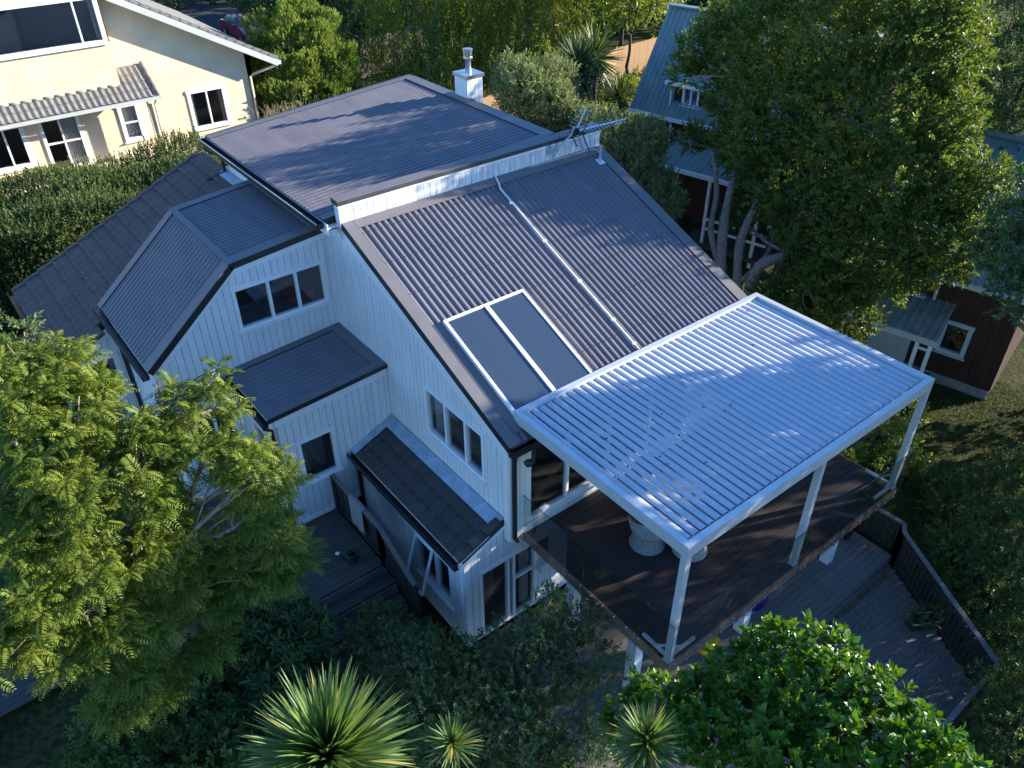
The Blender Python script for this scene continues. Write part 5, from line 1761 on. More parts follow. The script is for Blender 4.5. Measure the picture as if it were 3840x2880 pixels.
# ---------------------------------------------------------------- feathery tree at the left
LEFT = [(-6.03, 3.46, 4.67, 0.42), (-5.56, 3.27, 4.57, 0.38), (-5.25, 2.96, 4.28, 0.26), (-6.15, 2.82, 4.37, 0.59), (-5.64, 2.45, 4.19, 0.58), (-5.12, 2.05, 4.01, 0.39), (-4.54, 2.35, 4.22, 0.16), (-3.93, 2.08, 4.18, 0.28), (-3.9, 1.77, 3.92, 0.25), (-4.41, 1.88, 3.93, 0.29), (-4.85, 1.7, 3.76, 0.43), (-6.13, 2.03, 3.9, 0.65), (-5.51, 1.64, 3.74, 0.57), (-4.44, 1.33, 3.53, 0.35), (-3.95, 0.95, 3.35, 0.39), (-3.75, 0.7, 3.14, 0.25), (-6.66, 2.1, 3.65, 0.44), (-6.16, 1.39, 3.38, 0.57), (-5.28, 1.3, 3.34, 0.39), (-6.83, 1.49, 3.2, 0.5), (-6.37, 1.05, 2.82, 0.53), (-5.67, 1.05, 2.7, 0.39), (-5.08, 1.26, 2.7, 0.29), (-4.12, 0.94, 2.54, 0.33), (-3.96, 0.7, 2.04, 0.3), (-4.63, 0.96, 2.16, 0.41), (-5.29, 0.94, 2.04, 0.44), (-4.53, 0.74, 1.68, 0.41), (-7.0, 1.02, 2.67, 0.5), (-7.43, 0.89, 2.29, 0.4), (-6.4, 0.8, 2.13, 0.44), (-5.86, 0.74, 1.66, 0.49), (-5.24, 0.78, 1.33, 0.38), (-6.95, 0.71, 1.78, 0.37), (-6.39, 0.62, 1.27, 0.42), (-6.14, 0.43, 0.71, 0.35), (-6.66, 0.45, 0.73, 0.31), (-3.7, 0.67, 2.09, 0.21), (-3.55, 0.55, 1.73, 0.15), (-4.04, 0.6, 1.51, 0.29), (-3.71, 0.54, 1.54, 0.19), (-5.19, 0.49, 0.82, 0.27)]
bl_ = (-5.6, 1.9, gz(-5.6, 1.9))
lfd = fronds(LEFT, 6600, 0.30, 11, 0.074, 0.025)
plant('feathery_tree', 'large sunlit feathery leaved tree at the lower left in front of the porch', 'tree', bl_, lfd, L['feather'],
      woody(bl_, [(-5.6, 1.7, -0.6), (-5.5, 1.4, 0.9), (-5.6, 1.5, 2.2)], LEFT, 0.17, 3, 0.022), 'barklight', split=300, k_leaf=4, n_group=len(lfd[0]) // 4 // 22)
# small leafy shoot standing up behind it
SH = [(-6.4, 4.6, 4.35, 0.28), (-6.25, 4.9, 4.9, 0.2), (-5.75, 4.7, 4.5, 0.2)]
bs = (-6.3, 5.0, gz(-6.3, 5.0))
plant('slender_shrub', 'pale slender shrub tips rising behind the feathery tree at far left', 'shrub', bs, rosettes(SH, 60, 9, 0.11, 0.045, T_OVATE, g=rng), L['feijoa'],
      woody(bs, [(-6.3, 4.9, 1.0), (-6.3, 4.8, 3.8)], SH, 0.05, 3, 0.012), 'bark')

# ---------------------------------------------------------------- dark shrubs below it
RHODO = [(-4.5, 1.23, -0.69, 0.78), (-5.24, 1.08, -0.77, 0.78), (-3.86, 1.09, -0.57, 0.52), (-4.38, 0.48, -0.87, 0.68), (-5.16, 0.3, -1.09, 0.77), (-4.44, -0.24, -1.13, 0.59), (-4.0, 0.4, -1.6, 0.6), (-5.0, 0.6, -1.9, 0.8)]
br = (-4.6, 0.8, gz(-4.6, 0.8))
plant('rhododendron', 'dark narrow leaved shrub left of the entry steps', 'shrub', br, rosettes(RHODO, 1500, 10, 0.17, 0.042, T_OVATE, (0.7, 1.35), 0.06, 0.8), L['dark'], woody(br, [(-4.6, 0.8, -2.0)], RHODO, 0.07, 4, 0.014), 'barkdark', split=300)
CITRUS = [(-5.89, 0.46, -0.54, 0.58), (-6.53, 0.47, -0.53, 0.67), (-7.07, 0.73, -0.3, 0.5), (-5.88, -0.17, -0.74, 0.57), (-5.37, -0.76, -0.61, 0.48), (-6.6, -0.2, -0.9, 0.6)]
bc = (-6.3, 0.2, gz(-6.3, 0.2))
plant('citrus_tree', 'dark citrus tree at the bottom left corner', 'tree', bc, rosettes(CITRUS, 1300, 8, 0.11, 0.05, T_OVATE, (0.4, 1.3), 0.12, 0.5), L['citrus'], woody(bc, [(-6.3, 0.2, -1.8)], CITRUS, 0.06, 4, 0.014), 'barkdark')
SMALLS = [(-2.35, 0.95, -1.35, 0.34), (-2.2, 0.8, -1.75, 0.4), (-2.55, 1.0, -1.85, 0.4), (-1.75, 0.55, -2.05, 0.35)]
bsm = (-2.3, 0.8, gz(-2.3, 0.8))
plant('small_shrub', 'small olive brown shrub in front of the entry steps', 'shrub', bsm, rosettes(SMALLS, 700, 8, 0.06, 0.025, T_SMALL, (0.3, 1.2), 0.08, 0.8), L['feijoa'], woody(bsm, [(-2.3, 0.8, -2.3)], SMALLS, 0.03, 4, 0.008), 'barkdark')

# ---------------------------------------------------------------- feijoa in front of the lower doors
FEIJOA = [(-2.66, 0.07, -1.21, 0.61), (-2.8, 0.81, -1.33, 0.34), (-2.54, -0.66, -0.96, 0.67), (-2.07, -1.36, -0.98, 0.75), (-2.77, -1.71, -0.92, 0.81), (-1.21, -1.4, -0.87, 0.5), (-0.33, -1.71, -0.56, 0.5), (0.1, -1.93, -0.36, 0.36), (-1.02, -2.16, -0.75, 0.66), (-0.31, -2.52, -0.6, 0.49), (-2.05, -2.37, -0.8, 0.72), (-1.31, -2.97, -0.79, 0.64), (-2.17, -3.11, -0.72, 0.62), (-3.16, -2.43, -0.71, 0.62), (-1.38, -3.69, -0.65, 0.47), (-2.0, -1.9, -1.6, 0.9), (-0.75, -1.6, -0.2, 0.28), (-0.3, -1.55, 0.1, 0.22)]
bf_ = (-1.7, -1.9, gz(-1.7, -1.9))
plant('feijoa_tree', 'grey green small leaved tree in front of the lower glass doors', 'tree', bf_, rosettes(FEIJOA, 5200, 8, 0.062, 0.032, T_SMALL, (0.4, 1.2), 0.12, 0.6, shell=(0.4, 1.08)), L['feijoa'], woody(bf_, [(-1.7, -1.9, -2.2), (-1.5, -2.0, -1.6)], FEIJOA, 0.10, 5, 0.014), 'bark')

# ---------------------------------------------------------------- glossy broad leaved tree, bottom right
MAG = [(-1.62, -4.98, 2.48, 0.33), (-2.0, -4.8, 2.36, 0.27), (-1.42, -5.3, 2.72, 0.29), (-1.09, -5.49, 3.1, 0.28), (-0.75, -5.77, 3.49, 0.35), (-0.63, -6.16, 3.71, 0.36), (-1.16, -5.92, 3.16, 0.42), (-1.1, -6.36, 3.58, 0.4), (-0.78, -6.65, 3.87, 0.34), (-0.85, -7.07, 3.99, 0.31), (-1.59, -5.81, 2.93, 0.39), (-0.92, -7.52, 4.13, 0.25), (-1.21, -6.93, 3.87, 0.38), (-1.59, -6.52, 3.47, 0.37), (-1.1, -7.35, 4.01, 0.3)]
bm_ = (-0.7, -6.2, gz(-0.7, -6.2))
mg = rosettes(MAG, 1350, 9, 0.105, 0.052, T_OVATE, (0.35, 1.2), 0.07, 0.9, lenvar=0.4, shell=(0.5, 1.1))
plant('karaka_tree', 'bright glossy broad leaved tree at the bottom right in front of the sunken deck', 'tree', bm_, mg, L['glossy'], woody(bm_, [(-0.8, -6.0, 0.0), (-1.0, -5.9, 1.9)], MAG, 0.12, 4, 0.016), 'bark', split=300)

# ---------------------------------------------------------------- cabbage trees (rosettes of sword leaves)
def sword_mesh(name, m, ln, wd, droop, rnd):
    n = 7
    V, F = [], []
    for i in range(n + 1):
        t = i / n
        x = ln * t * (1 - 0.08 * droop * t)
        z = -droop * ln * 0.35 * t * t
        hw = wd * 0.5 * (0.55 + 0.9 * t if t < 0.4 else 0.91 * (1 - (t - 0.4) / 0.6) ** 0.75)
        V += [(x, -hw, z + hw * 0.35), (x, 0, z), (x, hw, z + hw * 0.35)]
    for i in range(n):
        for j in range(2):
            F.append((3 * i + j, 3 * i + j + 1, 3 * i + j + 4, 3 * i + j + 3))
    return np_mesh(name, np.array(V), np.array(F), m, np.full(len(V), rnd))
def cabbage(name, label, head, base, ln, wd, count, lm, el=(-25, 80), variants=8, trunk_r=0.08, group=None, tilt=(0, 0), extra=0):
    t = empty(name, base)
    tag(t, label, 'cabbage tree', group)
    hv = Vector(head) - Vector(base)
    mb = MB()
    mid = hv * 0.5 + Vector((0.12, -0.1, 0))
    mb.tube([(0, 0, -0.05), mid, hv - Vector((0, 0, 0.02))], [trunk_r * 1.3, trunk_r, trunk_r * 0.8], 10)
    mb.build('trunk', M['barkdark'], t, True)
    ms = [sword_mesh('leaf', lm, ln * random.uniform(0.85, 1.12), wd * random.uniform(0.85, 1.1), random.uniform(0.05, 0.55), (k + 0.5) / variants if k < variants - 1 else 1.0) for k in range(variants)]
    for i in range(count):
        f = (i + 0.5) / count
        e = el[1] + (el[0] - el[1]) * f ** 0.8 + random.uniform(-7, 7)
        az = i * 137.508 + random.uniform(-10, 10)
        me = ms[random.randrange(variants - 1) if random.random() > 0.07 else variants - 1]
        o = link('leaf', me, t, hv - Vector((0, 0, 0.18 * ln * f)), (R(random.uniform(-25, 25)), R(-e), R(az)))
        o.rotation_euler = (Matrix.Rotation(R(tilt[0]), 3, 'X') @ Matrix.Rotation(R(az), 3, 'Z') @ Matrix.Rotation(R(-e), 3, 'Y') @ Matrix.Rotation(R(random.uniform(-30, 30)), 3, 'X')).to_euler()
    if extra:
        Vs, Fs, Rs, kk = [], [], [], 0
        for i in range(extra):
            me = ms[random.randrange(variants - 1)]
            co = np.array([v.co[:] for v in me.vertices])
            fc = np.array([p.vertices[:] for p in me.polygons])
            f = (i + 0.5) / extra
            e = el[1] + 4 + (el[0] - el[1]) * f ** 0.8 + random.uniform(-7, 7)
            mt = np.array(Matrix.Rotation(R(i * 137.508 + 60 + random.uniform(-10, 10)), 3, 'Z') @ Matrix.Rotation(R(-e), 3, 'Y') @ Matrix.Rotation(R(random.uniform(-30, 30)), 3, 'X'))
            Vs.append(co @ mt.T * random.uniform(0.7, 1.0) + np.array(hv) - np.array([0, 0, 0.18 * ln * f]))
            Fs.append(fc + kk)
            Rs.append(np.full(len(co), random.random() * 0.9))
            kk += len(co)
        o = link('leaf_mass', np_mesh('leaf_mass', np.concatenate(Vs), np.concatenate(Fs), lm, np.concatenate(Rs)), t)
        o['kind'] = 'stuff'
    return t
h1 = (-5.36, -4.62, 5.02)
cabbage('cabbage_tree', 'largest spiky sword leaved cabbage tree at the bottom edge left of centre', h1, (-5.2, -4.0, gz(-5.2, -4.0)), 0.76, 0.046, 300, L['sword'], (-30, 80), 10, 0.09, extra=320)
h2 = (-3.57, -3.46, 1.7)
cabbage('cabbage_tree', 'small spiky cabbage tree at the bottom edge between the larger two', h2, (-3.5, -3.3, gz(-3.5, -3.3)), 0.44, 0.034, 90, L['sword'], (-15, 85), 8, 0.05)
h3 = (-2.55, -5.55, 3.5)
cabbage('cabbage_tree', 'round spiky cabbage tree beside the glossy tree at the bottom edge', h3, (-2.4, -5.3, gz(-2.4, -5.3)), 0.42, 0.042, 170, L['sword'], (-30, 86), 8, 0.06)

# ---------------------------------------------------------------- big tree between the houses at right
BIG = [(13.15, 4.68, 5.63, 1.78), (13.13, 3.13, 6.46, 2.1), (13.35, 1.48, 6.11, 1.22), (13.41, 6.07, 5.56, 1.07), (12.89, 6.15, 4.15, 0.71), (12.62, 3.8, 4.16, 1.74), (12.74, 1.93, 4.83, 1.8), (12.85, 0.6, 4.92, 0.94), (12.29, 4.69, 3.24, 0.96), (12.09, 2.43, 2.96, 1.56), (12.27, 0.77, 3.56, 1.44), (12.27, -0.31, 3.79, 0.67), (11.94, 2.35, 2.01, 0.98), (11.63, 0.87, 2.26, 1.19), (11.83, -0.32, 2.77, 0.92), (12.64, -1.01, 4.03, 0.49), (11.14, 1.35, 1.34, 0.82), (11.37, 0.14, 2.01, 0.98), (11.82, -1.06, 2.59, 0.73), (12.2, -1.45, 3.08, 0.42), (10.32, 0.93, 0.88, 0.8), (10.51, 0.09, 0.68, 0.55), (12.77, 7.57, 5.14, 0.51), (12.44, 7.71, 4.53, 0.32), (13.0, 6.9, 4.98, 0.43), (9.81, 1.26, 0.38, 0.49), (11.92, 4.46, 2.08, 0.34), (12.47, 6.07, 2.94, 0.36), (13.36, 1.85, 6.95, 1.15), (11.25, 4.16, 1.69, 0.38), (11.99, 6.71, 3.01, 0.31), (10.06, 2.0, 0.62, 0.44), (11.64, 3.28, 2.55, 0.66), (12.84, 6.93, 5.85, 0.57)]
bb = (10.2, 3.2, gz(10.2, 3.2))
mbw = MB()
TRUNKS = (
    ([(10.34, 3.15, -0.88), (10.16, 3.68, 0.41), (10.51, 4.12, 1.51), (11.05, 4.51, 2.29), (11.83, 4.92, 3.15)], (0.24, 0.20, 0.17, 0.13, 0.08)),
    ([(10.23, 3.78, 0.63), (10.45, 4.48, 1.4), (11.07, 4.94, 2.15), (11.52, 5.61, 3.02)], (0.14, 0.12, 0.10, 0.07)),
    ([(10.03, 2.86, -0.62), (10.06, 3.06, 0.43), (10.59, 3.57, 1.43), (11.27, 3.7, 2.37), (11.99, 3.75, 3.45)], (0.20, 0.17, 0.15, 0.12, 0.08)),
    ([(9.75, 2.39, -0.28), (9.88, 2.52, 0.45), (10.25, 2.64, 1.16), (10.82, 2.28, 1.52), (11.24, 2.49, 2.29), (12.04, 2.54, 3.55)], (0.22, 0.20, 0.19, 0.17, 0.13, 0.09)),
    ([(10.08, 2.99, 0.6), (10.94, 2.89, 1.24), (11.5, 3.24, 2.21)], (0.12, 0.10, 0.07)),
    ([(10.82, 2.28, 1.52), (11.25, 1.9, 2.12), (11.85, 1.26, 3.16)], (0.13, 0.11, 0.08)))
for pts_, rad_ in TRUNKS:
    sm_, rr_ = [], []
    for a_ in range(len(pts_) - 1):
        for k_ in range(4):
            t_ = k_ / 4
            p0_, p1_ = np.array(pts_[a_]), np.array(pts_[a_ + 1])
            pm_ = np.array(pts_[max(a_ - 1, 0)])
            pn_ = np.array(pts_[min(a_ + 2, len(pts_) - 1)])
            sm_.append(0.5 * (2 * p0_ + (p1_ - pm_) * t_ + (2 * pm_ - 5 * p0_ + 4 * p1_ - pn_) * t_ ** 2 + (3 * p0_ - pm_ - 3 * p1_ + pn_) * t_ ** 3))
            rr_.append((rad_[a_] + (rad_[a_ + 1] - rad_[a_]) * t_) * 0.78 * rng.uniform(0.9, 1.1))
    sm_.append(np.array(pts_[-1]))
    rr_.append(rad_[-1])
    mbw.tube(sm_, rr_, 9)
mw2 = woody((10.82, 2.28, 1.52), [(11.9, 2.48, 2.61), (12.2, 2.8, 4.6)], BIG, 0.15, 4, 0.026)
mbw.add(mw2.v, mw2.f)
plant('spreading_tree', 'huge dense dark green broad leaved tree right of the roof', 'tree', bb, rosettes(BIG, 18500, 11, 0.105, 0.052, T_SMALL, (0.35, 1.25), 0.26, 0.45, shell=(0.55, 1.06), lenvar=0.4), L['broad'], mbw, 'bark')

# ---------------------------------------------------------------- olive shrubs behind the house
OLIVE1 = [(11.28, 13.22, 2.73, 0.99), (12.47, 13.66, 2.95, 0.85), (11.58, 14.34, 2.81, 0.85), (11.5, 12.26, 2.54, 0.81), (12.12, 15.3, 2.98, 0.62), (11.59, 11.43, 2.42, 0.48), (11.3, 12.9, 1.4, 1.0), (12.2, 13.6, 1.6, 1.0)]
bo = (11.6, 13.2, gz(11.6, 13.2))
plant('olive_tree', 'silvery olive green tree behind the chimney', 'tree', bo, rosettes(OLIVE1, 5200, 9, 0.095, 0.040, T_SMALL, (0.3, 1.2), 0.22, 0.7), L['olive'], woody(bo, [(11.6, 13.2, 0.6)], OLIVE1, 0.10, 4, 0.02), 'bark', 'olive trees behind the house')
OLIVE2 = [(10.48, 8.39, 3.02, 0.64), (10.4, 7.5, 2.61, 0.77), (10.17, 6.66, 2.1, 0.68), (9.98, 5.9, 1.85, 0.54), (11.11, 7.69, 2.94, 0.57), (11.46, 10.2, 2.62, 0.54), (10.02, 7.62, 2.11, 0.56), (10.4, 7.3, 1.2, 0.9), (10.7, 8.6, 1.6, 0.9), (11.2, 9.6, 1.8, 0.8)]
bo2 = (10.5, 7.6, gz(10.5, 7.6))
plant('olive_tree', 'silvery olive green tree right of the antenna beside the roof edge', 'tree', bo2, rosettes(OLIVE2, 5200, 9, 0.085, 0.036, T_SMALL, (0.3, 1.2), 0.2, 0.7), L['olive'], woody(bo2, [(10.5, 7.6, 0.2)], OLIVE2, 0.09, 4, 0.018), 'bark', 'olive trees behind the house')

# cabbage trees at the back
cabbage('cabbage_tree', 'tall dark cabbage tree among the olive shrubs behind the house', (14.6, 14.6, 2.9), (14.6, 14.8, gz(14.6, 14.8)), 1.45, 0.10, 280, L['swordd'], (-85, 82), 6, 0.12)
cabbage('cabbage_tree', 'smaller dark cabbage tree left of the sunlit fence', (16.7, 16.0, 2.75), (16.7, 16.2, gz(16.7, 16.2)), 1.3, 0.09, 230, L['swordd'], (-60, 82), 6, 0.10)
cabbage('cabbage_tree', 'lowest dark cabbage tree in front of the sunlit fence', (17.2, 15.0, 1.3), (17.2, 15.2, gz(17.2, 15.2)), 1.0, 0.08, 160, L['swordd'], (-40, 82), 6, 0.08)

# ---------------------------------------------------------------- background trees
WEEP1 = [(15.86, 28.57, 1.72, 2.26), (16.14, 25.8, 1.12, 2.0), (14.42, 27.78, 0.15, 1.47), (18.21, 27.13, 2.06, 2.01), (14.46, 24.16, 0.28, 1.6), (16.0, 29.5, 3.6, 2.0), (18.8, 28.2, 4.0, 2.0)]
bw1 = (16.2, 27.0, gz(16.2, 27.0))
plant('weeping_tree', 'green weeping tree behind the chimney at the top', 'tree', bw1, hang(WEEP1, 2300, 0.9, 12, 0.20, 0.045), L['weep'], woody(bw1, [(16.2, 27.0, 0.3), (16.4, 27.2, 2.0)], WEEP1, 0.2, 4, 0.04), 'barklight', 'weeping trees at the back')
WEEP2 = [(19.15, 23.9, 2.05, 2.15), (20.54, 22.85, 2.44, 1.91), (18.75, 21.35, 1.36, 1.2), (17.68, 23.45, 1.12, 1.4), (21.1, 22.13, 1.66, 1.1), (20.5, 24.5, 4.2, 2.0), (18.6, 25.2, 4.2, 1.8)]
bw2 = (19.2, 23.4, gz(19.2, 23.4))
plant('weeping_tree', 'yellow tinged weeping tree left of the sunlit fence at the top', 'tree', bw2, hang(WEEP2, 2300, 0.9, 12, 0.20, 0.05), L['yellow'], woody(bw2, [(19.2, 23.4, 0.3), (19.3, 23.4, 2.0)], WEEP2, 0.18, 4, 0.04), 'barklight', 'weeping trees at the back')
BUSH = [(9.31, 27.34, 1.71, 1.94), (10.05, 26.3, 1.21, 1.35), (8.26, 27.13, 1.34, 1.35), (9.96, 27.86, 2.69, 1.15), (8.54, 26.2, 0.51, 1.78), (9.31, 25.19, 0.2, 1.1)]
bbu = (9.0, 27.0, gz(9.0, 27.0))
plant('round_bush', 'dense rounded light green bush beside the cream house', 'shrub', bbu, rosettes(BUSH, 6500, 12, 0.12, 0.055, T_SMALL, (0.25, 1.1), 0.26, 1.1, jit=0.25, shell=(0.85, 1.02), inner=0.9), L['bush'], woody(bbu, [(9.0, 27.0, 0.0)], BUSH, 0.14, 3, 0.03), 'barkdark')
DARKBG = [(17.3, 45.77, 0.3, 2.74), (18.97, 42.68, 0.2, 2.98), (19.82, 39.69, -0.3, 2.23), (20.67, 41.96, 0.8, 2.64), (16.51, 48.31, 0.6, 1.77), (19.5, 46.0, 2.5, 3.0), (22.0, 39.0, 1.0, 2.6), (24.0, 37.0, 1.4, 2.6)]
bdk = (19.5, 43.0, gz(19.5, 43.0))
plant('dark_tree', 'dark shaded tree beyond the round bush at the top', 'tree', bdk, rosettes(DARKBG, 4200, 8, 0.26, 0.12, T_SMALL, (0.3, 1.3), 0.3, 0.5), L['dark'], woody(bdk, [(19.5, 43.0, 0.5)], DARKBG, 0.25, 3, 0.06), 'barkdark')
BGT = [(31.19, 30.42, 0.9, 1.88), (32.4, 29.29, 1.2, 1.88), (31.34, 25.99, 1.0, 1.3), (28.5, 26.5, 1.4, 1.3), (30.0, 28.0, 3.0, 2.2), (34.0, 30.0, 2.2, 2.5)]
bgt = (30.5, 28.3, gz(30.5, 28.3))
plant('thin_tree', 'thin open tree above the sunlit fence near the cottage', 'tree', bgt, rosettes(BGT, 1500, 8, 0.22, 0.09, T_SMALL, (0.3, 1.3), 0.35, 0.5), L['weep'], woody(bgt, [(30.2, 28.0, 0.5), (30.3, 27.9, 1.5)], BGT, 0.13, 5, 0.04), 'barkdark')
# wall of far trees beyond
FAR = [(28 + 3.2 * k, 42 - 2.2 * k + 2.5 * math.sin(k * 1.9), 0.5 + 1.2 * math.sin(k * 2.3), 3.6) for k in range(9)] + [(8, 60, 0.5, 4), (14, 58, 1, 4), (2, 62, 1, 4), (22, 54, 1, 4)]
fo = rosettes(FAR, 5200, 7, 0.42, 0.2, T_SMALL, (0.3, 1.4), 0.4, 0.5)
for k, part in enumerate((FAR[:3], FAR[3:6], FAR[6:9])):
    bfk = (part[1][0], part[1][1], gz(part[1][0], part[1][1]))
    plant('background_tree', ('dark tree mass behind the thin tree at the top', 'dark tree mass behind the steep cottage roof', 'dark tree mass at the top right horizon')[k], 'tree', bfk, rosettes(part, 1500, 8, 0.40, 0.2, T_SMALL, (0.3, 1.4), 0.4, 0.5), L['dark'], woody(bfk, [(part[1][0], part[1][1], 0.0)], part, 0.25, 3, 0.07), 'barkdark', 'trees far behind the houses')
bfk = (12.0, 60.0, gz(12, 60))
plant('background_tree', 'dark tree row beyond the asphalt behind the red car', 'tree', bfk, rosettes(FAR[9:], 2200, 8, 0.42, 0.2, T_SMALL, (0.3, 1.4), 0.4, 0.5), L['dark'], woody(bfk, [(12, 60, 0.0)], FAR[9:], 0.25, 3, 0.07), 'barkdark', 'trees far behind the houses')

# right edge
TR = [(20.81, 3.15, 5.23, 1.37), (20.06, 1.87, 4.56, 1.32), (20.56, 3.01, 3.97, 1.03), (18.99, 1.2, 3.75, 1.12), (19.5, 2.35, 3.23, 0.66), (21.5, 1.5, 5.6, 1.6), (21.0, 0.2, 4.4, 1.6), (22, 3.6, 3.0, 1.6), (22.3, 2.0, 6.8, 1.5)]
btr = (21.0, 2.0, gz(21, 2))
plant('dark_tree', 'dark fine leaved tree at the top right corner', 'tree', btr, rosettes(TR, 3600, 9, 0.14, 0.045, T_SMALL, (0.3, 1.2), 0.3, 0.5), L['dark'], woody(btr, [(21, 2, 0.5), (20.9, 2.0, 2.4)], TR, 0.2, 4, 0.035), 'barkdark')
RT = [(8.73, -3.26, 4.98, 0.44), (8.89, -3.22, 5.44, 0.39), (8.75, -3.25, 4.52, 0.39), (8.4, -3.69, 4.44, 0.48), (8.03, -4.1, 4.12, 0.42), (9.3, -4.4, 4.6, 0.8), (9.6, -4.9, 5.3, 0.9), (9.2, -5.3, 4.2, 0.9), (9.0, -4.8, 3.5, 0.7), (10.3, -5.1, 4.4, 1.0), (10.2, -6.0, 4.9, 1.0), (10.8, -4.8, 5.3, 0.9), (9.6, -5.2, 6.2, 0.9), (10.4, -6.2, 6.0, 1.0), (10.2, -4.9, 6.4, 0.8), (9.8, -7.2, 5.0, 1.0), (10.5, -7.5, 3.8, 1.1), (10.6, -6.8, 2.4, 1.1), (9.8, -6.5, 5.6, 1.0), (9.8, -7.4, 5.6, 0.9), (9.9, -4.5, 5.5, 0.8), (10.6, -8.4, 5.0, 1.0), (10.6, -5.6, 7.0, 0.8)]  # lobes past the right frame edge are added to shade pergola and deck
brt = (10.0, -5.4, gz(10, -5.4))
plant('dark_tree', 'dark leaved tree entering at the right edge beside the pergola', 'tree', brt, rosettes(RT, 8500, 9, 0.10, 0.045, T_SMALL, (0.35, 1.25), 0.18, 0.5), L['dark'], woody(brt, [(10.0, -5.4, -0.5), (9.8, -5.0, 2.4)], RT, 0.15, 4, 0.022), 'bark')
RLOW = [(8.37, -4.83, -1.98, 0.68), (9.23, -5.04, -1.82, 0.82), (8.14, -5.49, -2.38, 0.8), (8.57, -5.8, -1.97, 0.8), (7.17, -6.43, -2.3, 0.55), (9.89, -3.91, -2.28, 0.49), (10.81, -3.41, -2.62, 0.58), (10.69, -4.24, -2.22, 0.69), (9.86, -5.26, -1.9, 0.66), (10.99, -2.69, -2.94, 0.46), (11.62, -4.3, -1.84, 0.58), (9.48, -4.33, -2.89, 0.49)]
brl = (8.8, -5.2, gz(8.8, -5.2))
plant('shade_shrub', 'dark straggly shrub behind the picket fence at right', 'shrub', brl, rosettes(RLOW, 3600, 9, 0.075, 0.03, T_SMALL, (0.3, 1.25), 0.16, 0.6), L['citrus'], woody(brl, [(8.8, -5.2, -2.6)], RLOW, 0.05, 4, 0.012), 'barkdark')
RL2 = [(5.62, -7.24, -1.72, 0.7), (4.87, -7.42, -1.87, 0.59), (4.69, -7.87, -1.78, 0.78), (4.17, -7.56, -1.93, 0.48), (6.4, -7.6, -1.8, 0.8)]
brl2 = (5.2, -7.6, gz(5.2, -7.6))
plant('shade_shrub', 'dark rounded shrub outside the fence corner at the bottom right', 'shrub', brl2, rosettes(RL2, 1900, 9, 0.07, 0.028, T_SMALL, (0.3, 1.25), 0.12, 0.7), L['citrus'], woody(brl2, [(5.2, -7.6, -2.6)], RL2, 0.05, 4, 0.012), 'barkdark')
RS = [(12.24, -1.26, -2.5, 0.6), (11.0, -1.1, -2.45, 0.7), (11.03, -2.0, -2.75, 0.6), (10.2, -0.6, -2.3, 0.8), (9.4, -0.9, -2.4, 0.7), (9.0, 0.2, -2.2, 0.8)]
brs = (10.6, -1.1, gz(10.6, -1.1))
plant('lawn_shrub', 'loose leafy shrub on the lawn edge behind the right pergola post', 'shrub', brs, rosettes(RS, 1500, 8, 0.09, 0.045, T_OVATE, (0.3, 1.25), 0.2, 0.7), L['bush'], woody(brs, [(10.6, -1.1, -2.8)], RS, 0.04, 4, 0.012), 'bark')

# ---------------------------------------------------------------- hedge before the cream house
g2 = np.random.default_rng(3)
nh = 15000
hx = g2.uniform(-10.5, 2.0, nh)
top = g2.random(nh) < 0.55
hy = np.where(top, g2.uniform(15.6, 19.6, nh), 15.5 + g2.random(nh) * 0.25)
ztop = 1.55 + 0.12 * np.sin(hx * 1.7) + 0.1 * np.sin(hy * 2.3 + hx)
hz = np.where(top, ztop + g2.normal(size=nh) * 0.08, g2.uniform(-0.9, 1.6, nh))
hy = np.where(~top, hy + 0.12 * np.sin(hx * 2.2) * 1.0, hy)
onx = g2.normal(size=nh) * 0.15
hd = np.stack([onx, np.where(top, g2.normal(size=nh) * 0.15, -1.0), np.where(top, 1.0, 0.3)], 1)
hl = rosettes(None, nh, 10, 0.085, 0.036, T_SMALL, (0.2, 1.0), 0.38, 0.7, jit=0.25, g=g2, pts=(np.stack([hx, hy, hz], 1), unit(hd)))
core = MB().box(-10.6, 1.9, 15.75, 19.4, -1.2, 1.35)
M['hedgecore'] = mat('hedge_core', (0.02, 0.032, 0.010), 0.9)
hg = plant('clipped_hedge', 'long dark green hedge between the tiled roof and the cream house', 'hedge', (-4.0, 17.5, -1.0), hl, L['hedge'], core, 'hedgecore', None, 'foliage', 'stems')
# dry twiggy shrub
dg = MB()
for k in range(150):
    x, y = 6.3 + rng.normal() * 0.45, 22.5 + rng.normal() * 0.4
    dg.tube([(x, y, -1.0), (x + rng.normal() * 0.15, y + rng.normal() * 0.15, 0.2 + 0.5 * rng.random()), (x + rng.normal() * 0.4, y + rng.normal() * 0.3, 0.9 + 0.6 * rng.random())], [0.012, 0.009, 0.004], 4)
dgo = dg.build('dry_shrub', M['dry'])
tag(dgo, 'bare dry twiggy shrub just beyond the upper roof corner', 'shrub')

